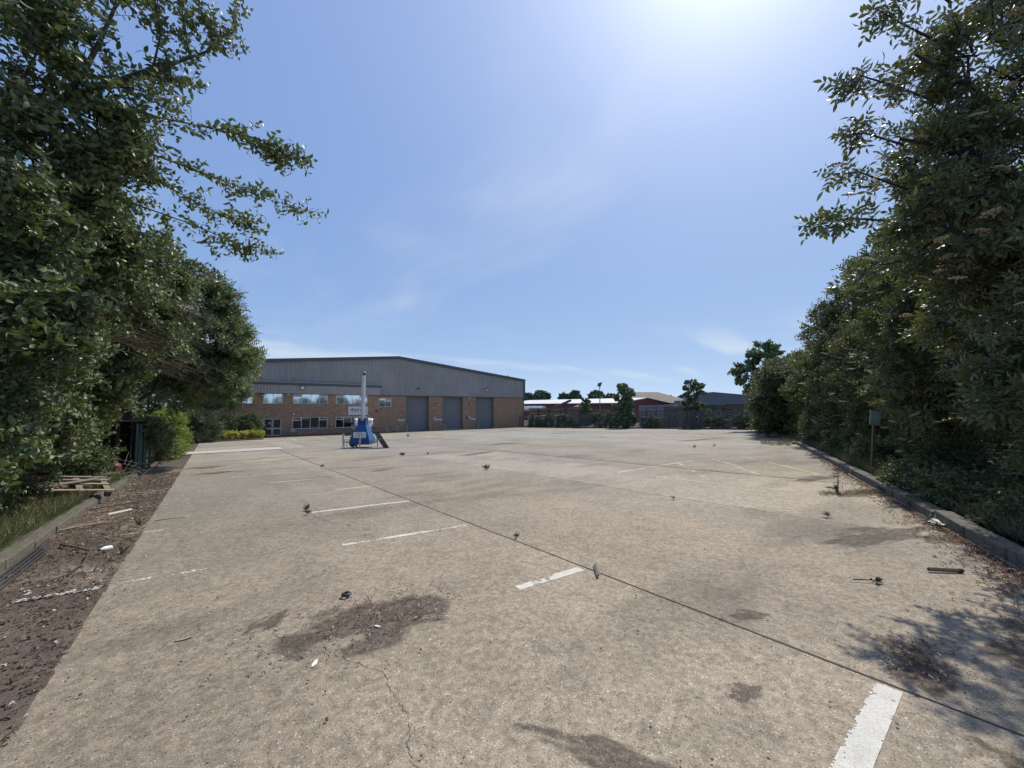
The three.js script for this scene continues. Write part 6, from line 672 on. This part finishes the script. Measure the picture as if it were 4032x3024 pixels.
// weeds in the joints
function weed(x, z, s0, label, green = [0.085, 0.11, 0.04]) { const s = s0 * 0.8; const T = thing('weed', label, 'weed', [x, gy(z) + 0.005, z]), R = rng(Math.round(x * 100 + z * 37)); for (let i = 0; i < 16; i++) { const a = R() * 6.28, d = V(Math.cos(a), 0.5 + 0.9 * R(), Math.sin(a)).normalize(), l = part(T, 'leaf', tinted(blade(s * (0.6 + 0.6 * R()), s * 0.26, 0.3, 0.5, 3), green), softLeaf); l.quaternion.setFromUnitVectors(UPY, d); l.position.set((R() - 0.5) * s * 0.5, 0.01 + 0.3 * s * R(), (R() - 0.5) * s * 0.5); } part(T, 'stem', stick([V(0, 0, 0), V(0.01, s * 0.5, 0)], 0.004, 0.002, 4), bark); return T; }
[[7.05, -10.5, 0.22, 'bushy green weed growing in the slab joint in mid yard'], [1.47, -8.2, 0.14, 'larger of two dark weeds in the crack beside a painted line'], [1.42, -7.84, 0.10, 'smaller of two dark weeds in the crack beside a painted line'], [3.36, -4.27, 0.09, 'single green weed at the joint between two bay lines'], [7.15, -4.15, 0.09, 'small weed in the joint near the yellow hatching'], [7.62, -1.87, 0.13, 'dry brown weed in the joint near the kerb'], [7.04, -17.4, 0.22, 'weed tuft at the crossing of two joints'], [8.1, -17.0, 0.12, 'weed in the long cross crack behind the tuft'], [18.6, -9.65, 0.2, 'weed tuft in the far joint towards the fence'], [19.9, -9.3, 0.16, 'low weed beside the far joint tuft'], [-0.86, -8.9, 0.12, 'green weed at the slab edge beside the dirt strip'], [-0.85, -7.2, 0.09, 'small weed by the white bottle'], [3.25, -15.5, 0.12, 'weed in the wide far joint'], [15.2, -36.4, 0.3, 'dark weed tuft far across the yard']].forEach(([x, z, s, l], i) => weed(x, z, s, l, i === 5 ? [0.10, 0.085, 0.05] : undefined));
[[8.3, -0.84, 0.2, 'leafy weed at the foot of the kerb above the crumpled sheet'], [7.95, -0.72, 0.14, 'weed at the foot of the kerb below the crumpled sheet'], [9.37, -1.16, 0.16, 'flat weed at the kerb foot between sheet and grass tuft'], [7.1, -0.18, 0.16, 'bright broad leaved weed against the kerb'], [6.85, 0.35, 0.2, 'bright broad leaved plant on top of the bed behind the kerb'], [10.6, -1.75, 0.2, 'weed beside the kerb near the tall dry stem'], [13.0, -2.75, 0.2, 'weed at the kerb by the leaning notice'], [10.0, -2.3, 0.25, 'green base of the tall dry stem by the yellow hatching']].forEach(([x, z, s, l], i) => weed(x, z, s, l, i === 3 || i === 4 ? [0.16, 0.22, 0.03] : [0.08, 0.10, 0.035]));
{ const T = thing('tall_weed', 'tall thin dry weed standing in the grass tuft by the yellow hatching', 'weed', [10.05, gy(-2.3), -2.3]), R = rng(9); for (let k = 0; k < 3; k++) part(T, 'stem', stick([V(k * 0.04, 0, 0), V(k * 0.05 - 0.04, 0.25, 0.02), V(k * 0.08 - 0.08, 0.5, 0.03)], 0.005, 0.002, 4), bark); for (let i = 0; i < 40; i++) { const a = R() * 6.28, d = V(Math.cos(a), 0.7, Math.sin(a)).normalize(), l = part(T, 'leaf', tinted(blade(0.07, 0.02, 0.3, 0.4, 3), [0.075, 0.085, 0.045]), dryLeaf); l.quaternion.setFromUnitVectors(UPY, d); l.position.set((R() - 0.5) * 0.1, 0.1 + 0.4 * R(), (R() - 0.5) * 0.06); } }
// grass and litter nobody could count
function scatter(name, g, m, n, seed, where, parent = scene) { const im = new THREE.InstancedMesh(g, m, n), R = rng(seed), q = new THREE.Quaternion(), e = new THREE.Euler(), M = new THREE.Matrix4(); for (let i = 0; i < n; i++) { const [x, y, z, s, tilt, c] = where(R); e.set((R() - 0.5) * tilt, R() * 6.28, (R() - 0.5) * tilt); im.setMatrixAt(i, M.compose(V(x, y, z), q.setFromEuler(e), V(s, s, s))); im.setColorAt(i, col(...c)); } im.name = numbered(name); im.userData.kind = 'stuff'; parent.add(im); return im; }
const tuft = mergeTinted([...Array(9).keys()].map((i) => { const R = rng(200 + i), a = i * 2.4; return tinted(aim(blade(0.16 + 0.14 * R(), 0.008, 0.4, 0.35, 3), V(0.03 * Math.cos(a), 0, 0.03 * Math.sin(a)), V(Math.cos(a) * 0.5, 1, Math.sin(a) * 0.5), R() * 6), [1, 1, 1]); }));
tag(scatter('rough_grass', tuft, softLeaf, 1500, 71, (R) => { const z = -6 - 11 * R(), x = -2.1 - 0.9 * R() * R() - (R() < 0.3 ? 1.2 * R() : 0); return [x, gy(z) + 0.09, z, 0.6 + 0.8 * R(), 0.3, [0.10 + 0.06 * R(), 0.12 + 0.04 * R(), 0.04]]; }), 'rough dry grass growing on the soil behind the straight kerb', 'grass');
tag(scatter('rough_grass', tuft, softLeaf, 2600, 72, (R) => { const x = 6 + 24 * R(), z = kerbZ(x) + 0.35 + 1.5 * R() * R(); return [x, gy(z) + 0.09, z, 0.5 + 0.9 * R(), 0.4, [0.085 + 0.06 * R(), 0.095 + 0.03 * R(), 0.04]]; }), 'rough grass and weeds along the bed behind the angled kerb', 'grass');
tag(scatter('dry_grass_tuft', tuft, softLeaf, 130, 73, (R) => { const x = 9.55 + 1.1 * R(), z = -2.45 + 0.75 * (x - 9.55) * 0.8 + 0.22 * (R() - 0.5); return [x, gy(z) + 0.005, z, 0.25 + 0.25 * R(), 0.6, [0.17, 0.16, 0.06]]; }), 'flat yellowish grass tufts at the slab corner by the yellow hatching', 'grass');
tag(scatter('dry_grass_tuft', tuft, softLeaf, 300, 74, (R) => { const x = 22 + 9 * R(), z = kerbZ(x) - 0.4 - 1.2 * R() + (x > 24 ? 1.2 : 0); return [x, gy(z) + 0.005, z, 0.6 + 0.8 * R(), 0.6, [0.17, 0.155, 0.06]]; }), 'yellowish grass at the far end of the angled kerb', 'grass');
const chip = mergeTinted([0, 1].map((k) => tinted(blade(0.035, 0.018, 0.6, 0.5, 3).rotateX(-Math.PI / 2 + 0.25).rotateY(k * 1.9).translate(k * 0.012, 0, 0.01), [1, 1, 1])));
tag(scatter('leaf_litter', chip, dryLeaf, 9000, 75, (R) => { const x = -1.84 + 1.05 * Math.pow(R(), 0.9), z = 1 - 19 * R(), q = R(); return [x, gy(z) + 0.008, z, 0.4 + 0.8 * R(), 0.9, q < 0.7 ? [0.09, 0.055, 0.036] : q < 0.955 ? [0.17, 0.12, 0.08] : [0.5, 0.46, 0.38]]; }), 'brown leaf litter covering the dirt strip beside the straight kerb', 'leaf litter');
tag(scatter('leaf_litter', chip, dryLeaf, 5200, 76, (R) => { const x = 5.6 + 16 * R() * R(), z = kerbZ(x) - 0.06 - 0.75 * R() * R() * R(), q = R(); return [x, gy(z) + 0.014, z, 0.4 + 0.7 * R(), 0.8, q < 0.7 ? [0.13, 0.065, 0.036] : q < 0.95 ? [0.2, 0.12, 0.07] : [0.4, 0.36, 0.28]]; }), 'russet leaf litter swept along the foot of the angled kerb', 'leaf litter');
tag(scatter('leaf_litter', chip, dryLeaf, 1500, 77, (R) => { const a = R() * 6.28, r = Math.sqrt(-2 * Math.log(R() + 1e-6)), c = [[3.75, -0.45, 0.2], [4.9, 0.0, 0.3], [6.4, -0.2, 0.25], [5.6, 0.05, 0.3], [1.15, -3.4, 0.4]][Math.floor(R() * 5)], x = c[0] + Math.cos(a) * r * c[2], z = c[1] + Math.sin(a) * r * c[2] * 0.6; return [x, gy(z) + 0.014, z, 0.3 + 0.5 * R(), 0.8, R() < 0.85 ? [0.12, 0.06, 0.034] : [0.4, 0.34, 0.24]]; }), 'scattered russet bits of bark and leaf on the near concrete', 'leaf litter');
const pebble = new THREE.IcosahedronGeometry(0.012, 0).scale(1, 0.6, 0.8); tag(scatter('loose_stones', tinted(pebble, [1, 1, 1]), mat(1, 1, 1, 0.9, { vertexColors: true }), 900, 78, (R) => { const x = -0.7 + 9 * R() * R(), z = -0.2 - 8 * R(), q = R(); return [x, gy(z) + 0.012, z, 0.3 + 0.8 * R() * R(), 1, q < 0.5 ? [0.09, 0.075, 0.06] : q < 0.85 ? [0.26, 0.22, 0.17] : [0.55, 0.52, 0.45]]; }), 'loose small stones lying on the concrete', 'stones');
tag(scatter('joint_weeds', tuft, softLeaf, 420, 79, (R) => { const k = Math.floor(R() * 4), x = [3.3, 7.38, 7.38, 11.46][k] + (R() - 0.5) * 0.012, z0 = -1 - 22 * R(), z = Math.round(z0 * 1.3) / 1.3 + (R() - 0.5) * 0.22; return [x, slabTop(x, z) - 0.002, z, 0.08 + 0.17 * R() * R(), 0.9, [0.085, 0.085, 0.04]]; }), 'sparse tiny weeds and moss growing along the slab joints', 'weeds');
// undergrowth along the right bed
[[11.3, -1.25, 0.5, 'nettles behind the kerb by the leaning notice'], [9.7, -0.5, 0.45, 'low weeds with pale seed heads behind the kerb'], [8.6, 0.15, 0.4, 'low leafy weeds under the elder'], [10.6, 0.5, 0.9, 'shaded undergrowth between the two elders'], [15.8, -2.6, 0.7, 'dark undergrowth right of the leaning notice'], [8.0, 1.2, 0.6, 'dark undergrowth at the elder trunk'], [12.6, -0.9, 0.9, 'dark shrub behind the leaning notice post'], [19.2, -4.2, 0.9, 'low shrub at the hawthorn feet'], [22.6, -5.6, 0.9, 'low shrub where the kerb bends'], [34.6, -10.6, 1.0, 'bushy growth at the hedge end']].forEach(([x, z, h, label], i) => plant('undergrowth', label, 'undergrowth', [x, gy(z), z], { kind: 'hedge', scale: 1.0, per: 9, seed: 200 + i, tone: [0.95, 1.0, 0.75], twigs: false, limbs: [trunkTo([x, gy(z), z], [x, h, z], 0.02)], lobes: [[x, gy(z) + h * 0.45, z, 0.75, h * 0.6, 0.6, 44], [x + 0.6, gy(z) + h * 0.4, z - 0.15, 0.6, h * 0.5, 0.5, 28]] }));
{ // leaning notice
  const T = thing('notice_post', 'small green notice on a leaning wooden post in front of the hedge', 'sign', [12.94, gy(-2.3) + 0.05, -2.28], -0.66); const p = mat(0.12, 0.105, 0.06, 0.9); part(T, 'post', bar(V(0, -0.1, 0), V(0.14, 1.34, 0), 0.05), p); const b = sub(T, 'board'); part(b, 'backing', box(0.26, 0.37, 0.02, 0, 0, 0.04), mat(0.36, 0.32, 0.27, 0.9)); part(b, 'green_notice', box(0.20, 0.24, 0.006, -0.01, 0.04, 0.054), mat(0.30, 0.52, 0.44, 0.6)); b.position.set(0.14, 1.42, 0); b.rotation.z = -0.10; }

for (const o of scene.children) if (!o.isCamera && !o.isLight) shade(o);
renderer.render(scene, camera);
